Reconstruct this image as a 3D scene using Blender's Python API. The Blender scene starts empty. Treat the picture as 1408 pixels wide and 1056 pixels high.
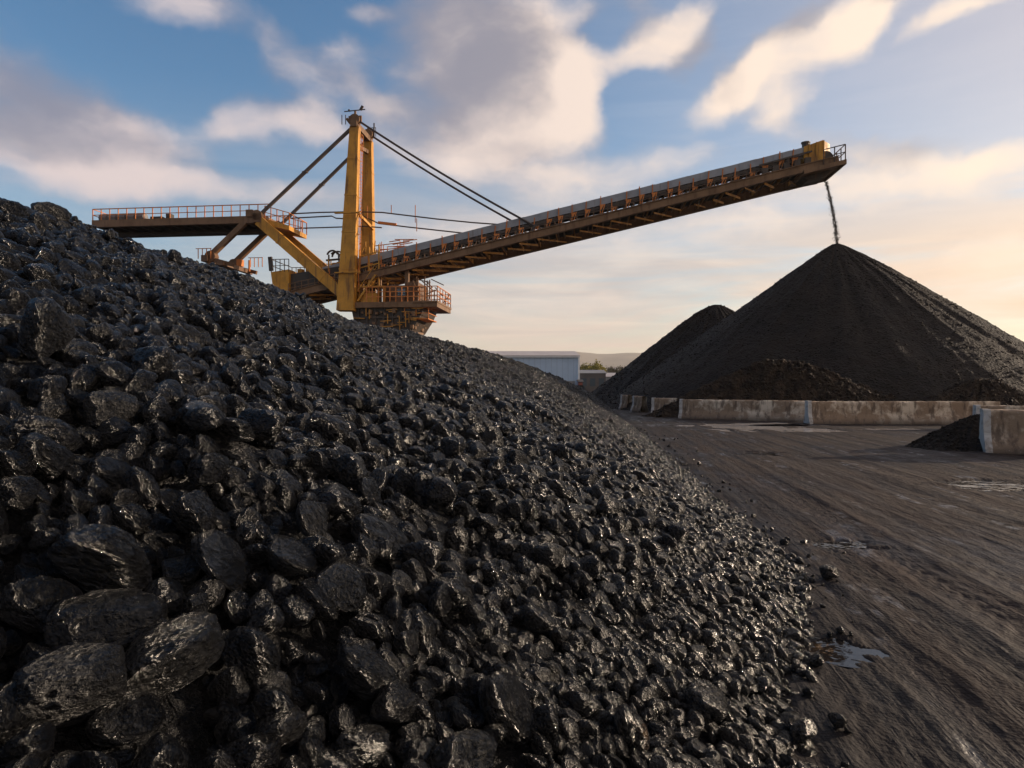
import bpy, bmesh, math, random
import numpy as np
from mathutils import Vector, Matrix, Euler, noise as mnoise

random.seed(11)
rng = np.random.default_rng(11)
sc = bpy.context.scene
col = sc.collection
R = math.radians

# ------------------------------------------------------------------ camera
F, CX, CY, CAMH = 939.0, 704.0, 528.0, 1.75
cd = bpy.data.cameras.new('camera')
cam = bpy.data.objects.new('camera', cd)
col.objects.link(cam)
cam.location = (0, 0, CAMH)
cam.rotation_euler = (R(90), 0, 0)
cd.sensor_width = 36.0
cd.lens = 24.0
cd.clip_start = 0.05
cd.clip_end = 20000
sc.camera = cam

# ------------------------------------------------------------------ light
SUN_EL, SUN_AZ = 11.8, 73.0            # azimuth clockwise from +Y (straight ahead)
sd = bpy.data.lights.new('sun', 'SUN')
sd.energy = 5.0
sd.angle = R(0.8)
sd.color = (1.0, 0.80, 0.60)
sun = bpy.data.objects.new('sun', sd)
col.objects.link(sun)
sdir = Vector((math.sin(R(SUN_AZ)) * math.cos(R(SUN_EL)), math.cos(R(SUN_AZ)) * math.cos(R(SUN_EL)), math.sin(R(SUN_EL))))
sun.rotation_euler = sdir.to_track_quat('Z', 'Y').to_euler()
sun.location = (60, 40, 30)
sc.view_settings.view_transform = 'Standard'
sc.view_settings.look = 'None'
sc.view_settings.gamma = 1.0
sc.view_settings.use_curve_mapping = False
sc.view_settings.exposure = 0.25
sc.cycles.max_bounces = 6
sc.cycles.use_denoising = True


# ------------------------------------------------------------------ node helpers
class NT:
    def __init__(s, tree):
        s.t = tree

    def n(s, typ, ins=None, **kw):
        nd = s.t.nodes.new(typ)
        for k, v in kw.items():
            setattr(nd, k, v)
        for k, v in (ins or {}).items():
            s.put(nd.inputs[k], v)
        return nd

    def put(s, sock, v):
        if isinstance(v, bpy.types.NodeSocket):
            s.t.links.new(v, sock)
        else:
            sock.default_value = v

    def m(s, op, a, b=None, c=None, clamp=False):
        nd = s.t.nodes.new('ShaderNodeMath')
        nd.operation = op
        nd.use_clamp = clamp
        for i, v in enumerate((a, b, c)):
            if v is not None:
                s.put(nd.inputs[i], v)
        return nd.outputs[0]

    def vm(s, op, a, b=None):
        nd = s.t.nodes.new('ShaderNodeVectorMath')
        nd.operation = op
        s.put(nd.inputs[0], a)
        if b is not None:
            s.put(nd.inputs[1], b)
        return nd.outputs['Value' if op in ('LENGTH', 'DOT_PRODUCT') else 'Vector']

    def mr(s, v, a, b, c=0.0, d=1.0, smooth=True):
        nd = s.n('ShaderNodeMapRange', {'Value': v, 'From Min': a, 'From Max': b, 'To Min': c, 'To Max': d})
        nd.interpolation_type = 'SMOOTHSTEP' if smooth else 'LINEAR'
        return nd.outputs['Result']

    def mix(s, f, a, b, blend='MIX'):
        nd = s.t.nodes.new('ShaderNodeMix')
        nd.data_type = 'RGBA'
        nd.blend_type = blend
        s.put(nd.inputs[0], f)
        s.put(nd.inputs[6], a if isinstance(a, bpy.types.NodeSocket) else (*a, 1.0)[:4])
        s.put(nd.inputs[7], b if isinstance(b, bpy.types.NodeSocket) else (*b, 1.0)[:4])
        return nd.outputs[2]

    def noise(s, vec, scale, detail=4, rough=0.55, dist=0.0):
        nd = s.n('ShaderNodeTexNoise', {'Vector': vec, 'Scale': scale, 'Detail': detail, 'Roughness': rough, 'Distortion': dist})
        return nd


# ------------------------------------------------------------------ sky (world)
def build_world():
    w = bpy.data.worlds.new('World')
    sc.world = w
    w.use_nodes = True
    w.node_tree.nodes.clear()
    k = NT(w.node_tree)
    PXD = 57.3 / F

    g = bpy.data.node_groups.new('cloud_density', 'ShaderNodeTree')
    g.interface.new_socket('P', in_out='INPUT', socket_type='NodeSocketVector')
    g.interface.new_socket('D', in_out='OUTPUT', socket_type='NodeSocketFloat')
    q = NT(g)
    gi = q.n('NodeGroupInput')
    go = q.n('NodeGroupOutput')
    P = gi.outputs[0]
    wn = q.noise(P, 0.16, 4, 0.55)
    wv = q.vm('MULTIPLY', q.vm('SUBTRACT', wn.outputs['Color'], (0.5, 0.5, 0.5)), (5.0, 3.0, 0.0))
    PW = q.vm('ADD', P, wv)
    # cloud masses: bearing and height on the sky, half sizes, tilt, weight
    blobs = [
        (75, 160, 250, 75, -17, 1.0), (30, 205, 200, 45, -3, .75), (190, 190, 120, 35, -14, .5),
        (265, 5, 130, 36, -3, .75), (505, 20, 36, 15, 10, .55),
        (378, 72, 50, 42, -25, .65), (460, 95, 75, 40, 20, .7), (345, 170, 140, 36, 8, .7),
        (530, 140, 60, 26, -15, .55), (425, 165, 60, 30, 0, .4),
        (690, 55, 175, 110, -30, 1.05), (770, 125, 100, 80, -30, .95), (640, 100, 120, 80, -20, .75), (730, 165, 140, 40, 0, .55),
        (600, 190, 170, 50, -10, .6), (700, 240, 170, 50, -14, .6),
        (912, 58, 88, 40, 8, .9), (960, 12, 60, 16, 12, .45), (862, 135, 60, 42, 0, -.8), (838, 25, 34, 44, -30, -.5), (262, 115, 42, 70, 0, -.55), (300, 60, 110, 40, 0, -.4), (1030, 25, 60, 34, 25, -.5), (1240, 120, 140, 45, 10, -.5), (850, 5, 70, 20, 0, .6),
        (1085, 75, 150, 42, 24, .98), (1000, 110, 90, 38, 35, .85), (1190, 25, 85, 34, 34, .9), (1180, 50, 50, 30, 34, .6),
        (1295, 25, 62, 22, 16, .85), (1080, 148, 66, 26, 10, .7), (1360, 2, 60, 10, 5, .4),
        (1260, 240, 230, 40, -3, .75), (1400, 205, 140, 22, 8, .5), (1150, 190, 130, 24, -18, .5),
        (880, 228, 130, 30, 3, .55), (1080, 240, 120, 30, 0, .35), (1350, 350, 190, 50, 4, .55), (1000, 310, 200, 45, 5, .5), (700, 330, 180, 40, 0, .45),
        (1190, 425, 260, 30, 2, .45), (760, 420, 220, 26, 0, .4), (330, 255, 260, 24, 3, .55), (120, 262, 160, 16, 2, .35),
        (560, 300, 150, 30, 0, .4),
    ]
    acc = None
    for (px, py, rx, ry, rot, wgt) in blobs:
        tx, tz = (px - CX) / F, (CY - py) / F
        az = math.degrees(math.atan(tx))
        c = math.cos(R(az))
        el = math.degrees(math.atan(tz * c))
        mp = q.n('ShaderNodeMapping', {'Vector': PW, 'Location': (az, el, 0), 'Rotation': (0, 0, R(rot)),
                                       'Scale': (rx * PXD * c * c * 1.15, ry * PXD * c * 1.15, 1)}, vector_type='TEXTURE')
        flat = q.vm('MULTIPLY', mp.outputs[0], (1, 1, 0))
        v = q.mr(q.vm('LENGTH', flat), 1.12, 0.12, 0.0, wgt)
        acc = v if acc is None else q.m('ADD', acc, v)
    acc = q.m('MULTIPLY', q.m('TANH', q.m('MULTIPLY', acc, 0.62)), 1.62)
    ns = q.vm('MULTIPLY', PW, (0.5, 1.0, 1.0))
    f1 = q.noise(ns, 0.34, 5, 0.52, 0.3).outputs[0]
    f2 = q.noise(q.vm('ADD', ns, (31, 7, 3)), 1.0, 4, 0.5, 0.2).outputs[0]
    dd = q.m('ADD', acc, q.m('ADD', q.m('MULTIPLY', q.m('SUBTRACT', f1, 0.5), 0.66), q.m('MULTIPLY', q.m('SUBTRACT', f2, 0.5), 0.26)))
    spz = q.n('ShaderNodeSeparateXYZ', {0: P})
    dd = q.m('ADD', dd, q.mr(q.m('ABSOLUTE', spz.outputs[0]), 50.0, 90.0, 0.0, 0.40))   # broken cloud round the rest of the sky
    q.put(go.inputs[0], dd)

    tc = k.n('ShaderNodeTexCoord')
    sp = k.n('ShaderNodeSeparateXYZ', {0: tc.outputs['Generated']})
    az = k.m('MULTIPLY', k.m('ARCTAN2', sp.outputs[0], sp.outputs[1]), 57.2958)
    el = k.m('MULTIPLY', k.m('ARCSINE', sp.outputs[2]), 57.2958)
    pv = k.n('ShaderNodeCombineXYZ', {0: az, 1: el, 2: 0.0}).outputs[0]

    def dens(vec):
        gn = k.n('ShaderNodeGroup')
        gn.node_tree = g
        k.put(gn.inputs[0], vec)
        return gn.outputs[0]
    r0 = dens(pv)
    r1 = dens(k.vm('ADD', pv, (3.4, -1.9, 0)))
    d0 = k.mr(r0, 0.02, 1.05)
    lit = k.m('MULTIPLY', k.m('SUBTRACT', r0, r1), 1.15)
    thick = k.mr(r0, 0.5, 1.5)
    lit = k.m('ADD', lit, k.m('SUBTRACT', 0.52, k.m('MULTIPLY', thick, 0.42)))
    towards = k.mr(az, -38.0, 46.0, 0.0, 1.0)                     # nearer the sun = brighter, warmer clouds
    lit2 = k.mr(k.m('ADD', lit, k.m('MULTIPLY', towards, 0.34)), 0.0, 1.3)
    low = k.mr(el, 24.0, 3.0)
    shade_c = k.mix(towards, (0.215, 0.235, 0.325), (0.42, 0.36, 0.345))
    shade_c = k.mix(k.m('MULTIPLY', low, 0.6), shade_c, (0.58, 0.48, 0.43))
    lit_c = k.mix(towards, (0.74, 0.62, 0.60), (1.06, 0.86, 0.68))
    cloud_c = k.mix(lit2, shade_c, lit_c)

    # thin high veil near the horizon, in long soft bands
    vp = k.vm('MULTIPLY', pv, (0.045, 0.28, 1.0))
    v1 = k.noise(vp, 1.0, 6, 0.55, 0.8).outputs[0]
    band = k.mr(el, 23.0, 6.0)
    side = k.mr(az, -44.0, 8.0, 0.14, 1.0)
    veil = k.m('MULTIPLY', k.m('MULTIPLY', k.mr(v1, 0.12, 0.62), band), side, clamp=True)
    vb = k.noise(k.vm('MULTIPLY', pv, (0.05, 0.42, 1.0)), 1.3, 6, 0.6, 0.6).outputs[0]
    veil_c = k.mix(k.mr(vb, 0.35, 0.7), (0.60, 0.525, 0.49), (0.86, 0.72, 0.61))
    veil_c = k.mix(k.mr(az, 5.0, 50.0), veil_c, (1.06, 0.74, 0.48))
    base_h = k.mr(el, 9.0, 0.0)
    veil_all = k.m('MAXIMUM', k.m('MAXIMUM', veil, k.m('MULTIPLY', base_h, 0.75)), k.mr(az, -12.0, 44.0, 0.0, 0.42))
    veil_c = k.mix(k.m('MULTIPLY', base_h, 0.6), veil_c, (0.90, 0.67, 0.50))

    sky = k.n('ShaderNodeTexSky')
    sky.sky_type = 'NISHITA'
    sky.sun_disc = False
    sky.sun_elevation = R(SUN_EL)
    sky.sun_rotation = R(SUN_AZ)
    sky.air_density = 1.0
    sky.dust_density = 0.6
    sky.ozone_density = 2.2
    b_sky = k.n('ShaderNodeBackground', {'Color': k.n('ShaderNodeHueSaturation', {'Saturation': 1.2, 'Color': sky.outputs[0]}).outputs[0], 'Strength': 0.15})
    b_veil = k.n('ShaderNodeBackground', {'Color': veil_c, 'Strength': 0.90})
    b_cloud = k.n('ShaderNodeBackground', {'Color': cloud_c, 'Strength': 0.92})
    m1 = k.n('ShaderNodeMixShader', {0: veil_all, 1: b_sky.outputs[0], 2: b_veil.outputs[0]})
    m2 = k.n('ShaderNodeMixShader', {0: k.m('MULTIPLY', d0, 0.95), 1: m1.outputs[0], 2: b_cloud.outputs[0]})
    out = k.n('ShaderNodeOutputWorld', {0: m2.outputs[0]})


build_world()


# ------------------------------------------------------------------ numpy noise
_perm = np.random.default_rng(5).permutation(512)
_perm = np.concatenate([_perm, _perm])
_ang = np.random.default_rng(6).uniform(0, 2 * np.pi, 512)
_gx, _gy = np.cos(_ang), np.sin(_ang)


def pn(x, y):
    xi = np.floor(x).astype(np.int64)
    yi = np.floor(y).astype(np.int64)
    xf, yf = x - xi, y - yi
    xi &= 511
    yi &= 511
    u = xf * xf * xf * (xf * (xf * 6 - 15) + 10)
    v = yf * yf * yf * (yf * (yf * 6 - 15) + 10)

    def gr(a, b, dx, dy):
        h = _perm[(_perm[a & 511] + b) & 511] & 511
        return _gx[h] * dx + _gy[h] * dy
    n00 = gr(xi, yi, xf, yf)
    n10 = gr(xi + 1, yi, xf - 1, yf)
    n01 = gr(xi, yi + 1, xf, yf - 1)
    n11 = gr(xi + 1, yi + 1, xf - 1, yf - 1)
    a = n00 + u * (n10 - n00)
    b = n01 + u * (n11 - n01)
    return (a + v * (b - a)) * 1.4


def fbm(x, y, o=4, g=0.5):
    r = 0
    a = 1.0
    f = 1.0
    for i in range(o):
        r = r + a * pn(x * f + 17.3 * i, y * f - 9.1 * i)
        a *= g
        f *= 2.03
    return r


# ------------------------------------------------------------------ object helpers
def link(o):
    col.objects.link(o)
    return o


def tag(o, label=None, cat=None, group=None, kind=None):
    if label:
        o['label'] = label
    if cat:
        o['category'] = cat
    if group:
        o['group'] = group
    if kind:
        o['kind'] = kind
    return o


def empty(name, loc, rz=0.0):
    o = bpy.data.objects.new(name, None)
    o.empty_display_size = 0.3
    o.location = loc
    o.rotation_euler = (0, 0, rz)
    return link(o)


def mesh_np(name, verts, faces, mat, smooth=True):
    verts = np.asarray(verts, dtype=np.float32)
    faces = np.asarray(faces, dtype=np.int32)
    me = bpy.data.meshes.new(name)
    nf, kf = faces.shape
    me.vertices.add(len(verts))
    me.vertices.foreach_set('co', verts.ravel())
    me.loops.add(nf * kf)
    me.loops.foreach_set('vertex_index', faces.ravel())
    me.polygons.add(nf)
    me.polygons.foreach_set('loop_start', np.arange(0, nf * kf, kf, dtype=np.int32))
    me.polygons.foreach_set('use_smooth', np.full(nf, smooth, dtype=bool))
    me.update(calc_edges=True)
    if mat:
        me.materials.append(mat)
    return me


def obj(name, me, parent=None):
    o = bpy.data.objects.new(name, me)
    link(o)
    if parent is not None:
        o.parent = parent
    return o


def grid_faces(nu, nv, wrap=False):
    i = np.arange(nu - 1)[:, None]
    j = np.arange(nv if wrap else nv - 1)[None, :]
    j2 = (j + 1) % nv
    a = i * nv + j
    b = i * nv + j2
    c = (i + 1) * nv + j2
    d = (i + 1) * nv + j
    return np.stack([a, b, c, d], -1).reshape(-1, 4)


def V(*a):
    return Vector(a)


class MB:
    """collects beams, boxes, tubes and prisms; build() links them as one mesh object"""

    def __init__(s):
        s.v = []
        s.f = []

    def add(s, vs, fs):
        b = len(s.v)
        s.v += [tuple(x) for x in vs]
        s.f += [tuple(b + i for i in f) for f in fs]
        return s

    def beam(s, p, q, w, h, up=(0, 0, 1), w2=None, h2=None):
        p, q = Vector(p), Vector(q)
        d = (q - p).normalized()
        up = Vector(up)
        side = d.cross(up)
        if side.length < 1e-4:
            side = d.cross(Vector((1, 0, 0)))
        side.normalize()
        up = side.cross(d).normalized()
        w2 = w if w2 is None else w2
        h2 = h if h2 is None else h2
        vs = []
        for c, ww, hh in ((p, w, h), (q, w2, h2)):
            for a, b in ((-1, -1), (1, -1), (1, 1), (-1, 1)):
                vs.append(c + side * (a * ww / 2) + up * (b * hh / 2))
        return s.add(vs, [(3, 2, 1, 0), (4, 5, 6, 7), (0, 1, 5, 4), (1, 2, 6, 5), (2, 3, 7, 6), (3, 0, 4, 7)])

    def box(s, a, b):
        (x0, y0, z0), (x1, y1, z1) = a, b
        vs = [(x0, y0, z0), (x1, y0, z0), (x1, y1, z0), (x0, y1, z0), (x0, y0, z1), (x1, y0, z1), (x1, y1, z1), (x0, y1, z1)]
        return s.add(vs, [(3, 2, 1, 0), (4, 5, 6, 7), (0, 1, 5, 4), (1, 2, 6, 5), (2, 3, 7, 6), (3, 0, 4, 7)])

    def tube(s, pts, r, n=8, r2=None, caps=True):
        pts = [Vector(p) for p in pts]
        m = len(pts)
        vs = []
        for i, p in enumerate(pts):
            d = (pts[min(i + 1, m - 1)] - pts[max(i - 1, 0)]).normalized()
            a = d.cross(Vector((0, 0, 1)))
            if a.length < 1e-3:
                a = d.cross(Vector((1, 0, 0)))
            a.normalize()
            b = a.cross(d).normalized()
            rr = r if r2 is None else r + (r2 - r) * i / max(1, m - 1)
            for k in range(n):
                t = 2 * math.pi * k / n
                vs.append(p + a * (math.cos(t) * rr) + b * (math.sin(t) * rr))
        fs = []
        for i in range(m - 1):
            for k in range(n):
                k2 = (k + 1) % n
                fs.append((i * n + k, i * n + k2, (i + 1) * n + k2, (i + 1) * n + k))
        if caps:
            fs.append(tuple(range(n - 1, -1, -1)))
            fs.append(tuple((m - 1) * n + k for k in range(n)))
        return s.add(vs, fs)

    def plate(s, poly, ext):
        """flat polygon (list of 3-D points) extruded by vector ext"""
        n = len(poly)
        e = Vector(ext)
        vs = [Vector(p) for p in poly] + [Vector(p) + e for p in poly]
        fs = [tuple(range(n)), tuple(range(2 * n - 1, n - 1, -1))]
        for i in range(n):
            j = (i + 1) % n
            fs.append((j, i, n + i, n + j))
        return s.add(vs, fs)

    def build(s, name, mat, parent=None, smooth=False):
        me = bpy.data.meshes.new(name)
        me.from_pydata(s.v, [], s.f)
        bm = bmesh.new()
        bm.from_mesh(me)
        bmesh.ops.recalc_face_normals(bm, faces=bm.faces)
        bm.to_mesh(me)
        bm.free()
        if smooth:
            me.polygons.foreach_set('use_smooth', np.full(len(me.polygons), True))
        me.materials.append(mat)
        return obj(name, me, parent)


# ------------------------------------------------------------------ materials
def mat(name, build, disp=False):
    m = bpy.data.materials.new(name)
    m.use_nodes = True
    m.node_tree.nodes.clear()
    k = NT(m.node_tree)
    out = k.n('ShaderNodeOutputMaterial')
    b = k.n('ShaderNodeBsdfPrincipled')
    k.put(out.inputs[0], b.outputs[0])
    build(k, b)
    return m


def bump(k, b, h, strength, dist, prev=None):
    nd = k.n('ShaderNodeBump', {'Height': h, 'Strength': strength, 'Distance': dist})
    if prev is not None:
        k.put(nd.inputs['Normal'], prev)
    k.put(b.inputs['Normal'], nd.outputs[0])
    return nd.outputs[0]


def coal_mat(name, rust=0.0, tint=(0.0042, 0.0043, 0.005)):
    def f(k, b):
        tc = k.n('ShaderNodeTexCoord')
        oi = k.n('ShaderNodeObjectInfo')
        off = k.vm('ADD', tc.outputs['Object'], k.n('ShaderNodeCombineXYZ', {0: k.m('MULTIPLY', oi.outputs['Random'], 37.0), 1: k.m('MULTIPLY', oi.outputs['Random'], 11.0), 2: 0.0}).outputs[0])
        lam = k.vm('MULTIPLY', off, (1.0, 1.5, 3.2))
        n1 = k.noise(off, 3.4, 6, 0.62, 0.3).outputs[0]
        n2 = k.noise(lam, 7.0, 5, 0.6, 0.6).outputs[0]
        vo = k.n('ShaderNodeTexVoronoi', {'Vector': k.vm('ADD', off, k.vm('MULTIPLY', k.noise(off, 5.0, 3).outputs['Color'], (0.25, 0.25, 0.25))), 'Scale': 5.5})
        vo2 = k.n('ShaderNodeTexVoronoi', {'Vector': off, 'Scale': 15.0})
        n4 = k.noise(off, 26.0, 4, 0.7, 0.5).outputs[0]
        dust = k.mr(n1, 0.5, 0.78)
        c = k.mix(k.m('MULTIPLY', dust, 0.5), tint, (0.0075, 0.0075, 0.0081))
        c = k.mix(k.mr(n2, 0.64, 0.8, 0.0, 0.35), c, (0.017, 0.0145, 0.013))
        if rust:
            rn = k.noise(off, 2.0, 5, 0.6).outputs[0]
            c = k.mix(k.mr(rn, 0.62 - rust * 0.3, 0.72 - rust * 0.2, 0.0, 0.85), c, (0.13, 0.075, 0.038))
        k.put(b.inputs['Base Color'], c)
        dull = k.mr(oi.outputs['Random'], 0.6, 1.0, 0.0, 0.14)
        k.put(b.inputs['Roughness'], k.m('ADD', k.m('ADD', k.mr(n2, 0.3, 0.7, 0.13, 0.28), k.m('MULTIPLY', dust, 0.17)), dull))
        k.put(b.inputs['Specular IOR Level'], 0.58)
        h = k.m('ADD', k.m('MULTIPLY', vo.outputs['Distance'], 0.5), k.m('MULTIPLY', n1, 0.8))
        h = k.m('ADD', h, k.m('MULTIPLY', n2, 0.5))
        h = k.m('ADD', h, k.m('MULTIPLY', vo2.outputs['Distance'], 0.22))
        h = k.m('ADD', h, k.m('MULTIPLY', n4, 0.42))
        bump(k, b, h, 1.0, 0.22)
    return mat(name, f)


M = {}
M['coal'] = coal_mat('coal')
M['coal_rust'] = coal_mat('rusty_coal', rust=0.5)
M['coal_tan'] = coal_mat('dusty_coal', rust=0.0, tint=(0.013, 0.0127, 0.0125))


def _coal_fine(k, b):
    tc = k.n('ShaderNodeTexCoord')
    P = tc.outputs['Object']
    n1 = k.noise(P, 0.35, 6, 0.6).outputs[0]
    n2 = k.noise(P, 5.0, 6, 0.7).outputs[0]
    vo = k.n('ShaderNodeTexVoronoi', {'Vector': P, 'Scale': 7.0})
    vo2 = k.n('ShaderNodeTexVoronoi', {'Vector': P, 'Scale': 19.0})
    c = k.mix(k.mr(n1, 0.35, 0.68), (0.0092, 0.0072, 0.0063), (0.0185, 0.013, 0.0098))
    c = k.mix(k.mr(n2, 0.55, 0.8, 0, 0.6), c, (0.05, 0.034, 0.023))
    k.put(b.inputs['Base Color'], c)
    k.put(b.inputs['Roughness'], 0.7)
    k.put(b.inputs['Specular IOR Level'], 0.16)
    h = k.m('ADD', k.m('MULTIPLY', n2, 0.8), k.m('MULTIPLY', vo.outputs['Distance'], 0.9))
    h = k.m('ADD', h, k.m('MULTIPLY', vo2.outputs['Distance'], 0.35))
    bump(k, b, h, 0.9, 0.16)


M['coal_fine'] = mat('fine_coal', _coal_fine)


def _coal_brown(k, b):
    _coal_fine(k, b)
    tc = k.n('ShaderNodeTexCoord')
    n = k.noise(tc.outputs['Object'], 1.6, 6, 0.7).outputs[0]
    k.put(b.inputs['Base Color'], k.mix(k.mr(n, 0.35, 0.65), (0.014, 0.0105, 0.009), (0.05, 0.033, 0.022)))  # base colour carries warm sunlight on top of the browner spoil tone


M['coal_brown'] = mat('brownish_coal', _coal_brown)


def _ground(k, b):
    tc = k.n('ShaderNodeTexCoord')
    P = tc.outputs['Object']
    sp = k.n('ShaderNodeSeparateXYZ', {0: P})
    s = k.m('SUBTRACT', sp.outputs[0], k.m('MULTIPLY', sp.outputs[1], 0.13))
    tp = k.n('ShaderNodeCombineXYZ', {0: s, 1: k.m('MULTIPLY', sp.outputs[1], 0.14), 2: 0.0}).outputs[0]
    streak = k.noise(tp, 2.6, 7, 0.62, 0.5).outputs[0]
    fine_streak = k.noise(tp, 11.0, 4, 0.6, 0.4).outputs[0]
    big = k.noise(P, 0.22, 4, 0.55, 0.5).outputs[0]
    mid = k.noise(P, 2.1, 6, 0.65).outputs[0]
    grit = k.noise(P, 26.0, 4, 0.7).outputs[0]
    vo = k.n('ShaderNodeTexVoronoi', {'Vector': P, 'Scale': 34.0})
    lug = k.n('ShaderNodeTexVoronoi', {'Vector': k.vm('MULTIPLY', tp, (1, 3.0, 1)), 'Scale': 9.0})
    lane = k.noise(k.n('ShaderNodeCombineXYZ', {0: s, 1: k.m('MULTIPLY', sp.outputs[1], 0.016), 2: 0.0}).outputs[0], 3.4, 5, 0.6, 0.15).outputs[0]
    c = k.mix(k.mr(streak, 0.3, 0.7), (0.0118, 0.0075, 0.0065), (0.029, 0.0174, 0.0138))
    c = k.mix(k.mr(big, 0.45, 0.68, 0, 0.75), c, (0.046, 0.031, 0.0215))
    c = k.mix(k.mr(lane, 0.52, 0.66, 0, 0.72), c, (0.0105, 0.0078, 0.0073))
    c = k.mix(k.mr(lane, 0.46, 0.34, 0, 0.5), c, (0.040, 0.0255, 0.0205))
    c = k.mix(k.mr(k.m('ADD', s, k.m('MULTIPLY', mid, 1.2)), 3.4, 1.9, 0, 0.75), c, (0.0105, 0.0092, 0.0092))   # coal fines spilled along the pile foot
    c = k.mix(k.mr(mid, 0.55, 0.75, 0, 0.4), c, (0.013, 0.0105, 0.010))
    c = k.mix(k.mr(grit, 0.6, 0.78, 0, 0.5), c, (0.050, 0.036, 0.030))
    k.put(b.inputs['Base Color'], c)
    wet = k.m('MULTIPLY', k.mr(big, 0.5, 0.36), k.mr(mid, 0.62, 0.42))
    k.put(b.inputs['Roughness'], 0.8)
    rgh = k.m('SUBTRACT', k.mr(streak, 0.3, 0.7, 0.66, 0.9), k.m('MULTIPLY', wet, 0.22))
    film = k.m('MULTIPLY', k.mr(k.noise(tp, 3.1, 3, 0.5, 0.3).outputs[0], 0.58, 0.68), k.mr(k.noise(P, 3.0, 4, 0.6).outputs[0], 0.46, 0.6))
    k.put(b.inputs['Roughness'], k.m('SUBTRACT', rgh, k.m('MULTIPLY', film, 0.45)))
    k.put(b.inputs['Specular IOR Level'], k.m('ADD', 0.2, k.m('MULTIPLY', film, 0.6)))
    h = k.m('ADD', k.m('MULTIPLY', mid, 0.34), k.m('MULTIPLY', fine_streak, 0.6))
    h = k.m('ADD', h, k.m('MULTIPLY', lane, 0.8))
    h = k.m('ADD', h, k.m('MULTIPLY', grit, 0.22))
    h = k.m('ADD', h, k.m('MULTIPLY', vo.outputs['Distance'], 0.12))
    h = k.m('ADD', h, k.m('MULTIPLY', lug.outputs['Distance'], 0.28))
    bump(k, b, h, 0.85, 0.05)


M['ground'] = mat('mud', _ground)


def paint_mat(name, base, dark, rustc, wear=0.5, rough=0.5, scale=1.0, metal=0.0):
    def f(k, b):
        tc = k.n('ShaderNodeTexCoord')
        P = tc.outputs['Object']
        n1 = k.noise(P, 0.9 * scale, 6, 0.65).outputs[0]
        drip = k.noise(k.vm('MULTIPLY', P, (2.2, 2.2, 0.22)), 1.6 * scale, 5, 0.6).outputs[0]
        n3 = k.noise(P, 6.0 * scale, 4, 0.6).outputs[0]
        c = k.mix(k.mr(n1, 0.38, 0.7, 0, 0.7), base, dark)
        c = k.mix(k.mr(drip, 0.66 - 0.22 * wear, 0.78 - 0.1 * wear, 0, 0.8), c, rustc)
        c = k.mix(k.mr(n3, 0.62, 0.75, 0, 0.6 * wear), c, rustc)
        k.put(b.inputs['Base Color'], c)
        k.put(b.inputs['Roughness'], k.mr(n1, 0.3, 0.7, rough - 0.1, rough + 0.2))
        k.put(b.inputs['Metallic'], metal)
        k.put(b.inputs['Specular IOR Level'], 0.3)
        bump(k, b, n3, 0.25, 0.02)
    return mat(name, f)


M['yellow'] = paint_mat('yellow_paint', (0.58, 0.27, 0.028), (0.30, 0.14, 0.03), (0.12, 0.055, 0.025), 0.7)
M['rail'] = paint_mat('orange_rail_paint', (0.60, 0.20, 0.045), (0.45, 0.13, 0.03), (0.22, 0.08, 0.03), 0.4)
M['girder'] = paint_mat('rusty_girder', (0.21, 0.112, 0.052), (0.12, 0.068, 0.038), (0.10, 0.045, 0.02), 0.7)
M['girder_orange'] = paint_mat('worn_orange', (0.56, 0.25, 0.03), (0.26, 0.12, 0.025), (0.09, 0.045, 0.02), 0.7)
M['dark_steel'] = paint_mat('dark_steel', (0.06, 0.045, 0.035), (0.035, 0.028, 0.024), (0.11, 0.05, 0.025), 0.6)
M['sheet'] = paint_mat('grey_sheet', (0.30, 0.305, 0.32), (0.22, 0.22, 0.235), (0.15, 0.10, 0.075), 0.35)
M['cable'] = paint_mat('dark_cable', (0.075, 0.06, 0.055), (0.05, 0.042, 0.04), (0.11, 0.06, 0.035), 0.4)
M['tie'] = paint_mat('brown_tie_steel', (0.10, 0.07, 0.052), (0.065, 0.048, 0.04), (0.11, 0.05, 0.025), 0.5)
M['belt'] = paint_mat('rubber_belt', (0.02, 0.02, 0.02), (0.015, 0.015, 0.015), (0.04, 0.03, 0.025), 0.4, 0.7)
M['roller'] = paint_mat('idler_steel', (0.45, 0.43, 0.40), (0.3, 0.28, 0.26), (0.18, 0.10, 0.06), 0.4, 0.4, 1.0, 0.5)
M['house'] = paint_mat('brown_house_paint', (0.17, 0.085, 0.04), (0.10, 0.055, 0.03), (0.06, 0.03, 0.02), 0.6)
M['grey_tank'] = paint_mat('grey_weight_concrete', (0.20, 0.19, 0.19), (0.13, 0.125, 0.12), (0.10, 0.07, 0.05), 0.5)


def _glass(k, b):
    k.put(b.inputs['Base Color'], (0.05, 0.07, 0.09, 1))
    k.put(b.inputs['Roughness'], 0.06)
    k.put(b.inputs['Specular IOR Level'], 0.8)


M['glass'] = mat('cab_glass', _glass)


def _water(k, b, rip=0.26):
    tc = k.n('ShaderNodeTexCoord')
    n = k.noise(tc.outputs['Object'], 5.0, 3, 0.5).outputs[0]
    k.put(b.inputs['Base Color'], (0.015, 0.013, 0.012, 1))
    k.put(b.inputs['Roughness'], 0.03)
    k.put(b.inputs['IOR'], 1.33)
    bump(k, b, k.m('ADD', n, k.m('MULTIPLY', k.noise(tc.outputs['Object'], 1.6, 4, 0.6).outputs[0], 2.0)), rip, 0.06)


M['water'] = mat('muddy_water', _water)


def _glint_water(k, b):
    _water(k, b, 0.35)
    k.put(b.inputs['Base Color'], (0.50, 0.45, 0.40, 1))  # pale base colour stands in for bright sky glints on the water


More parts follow.
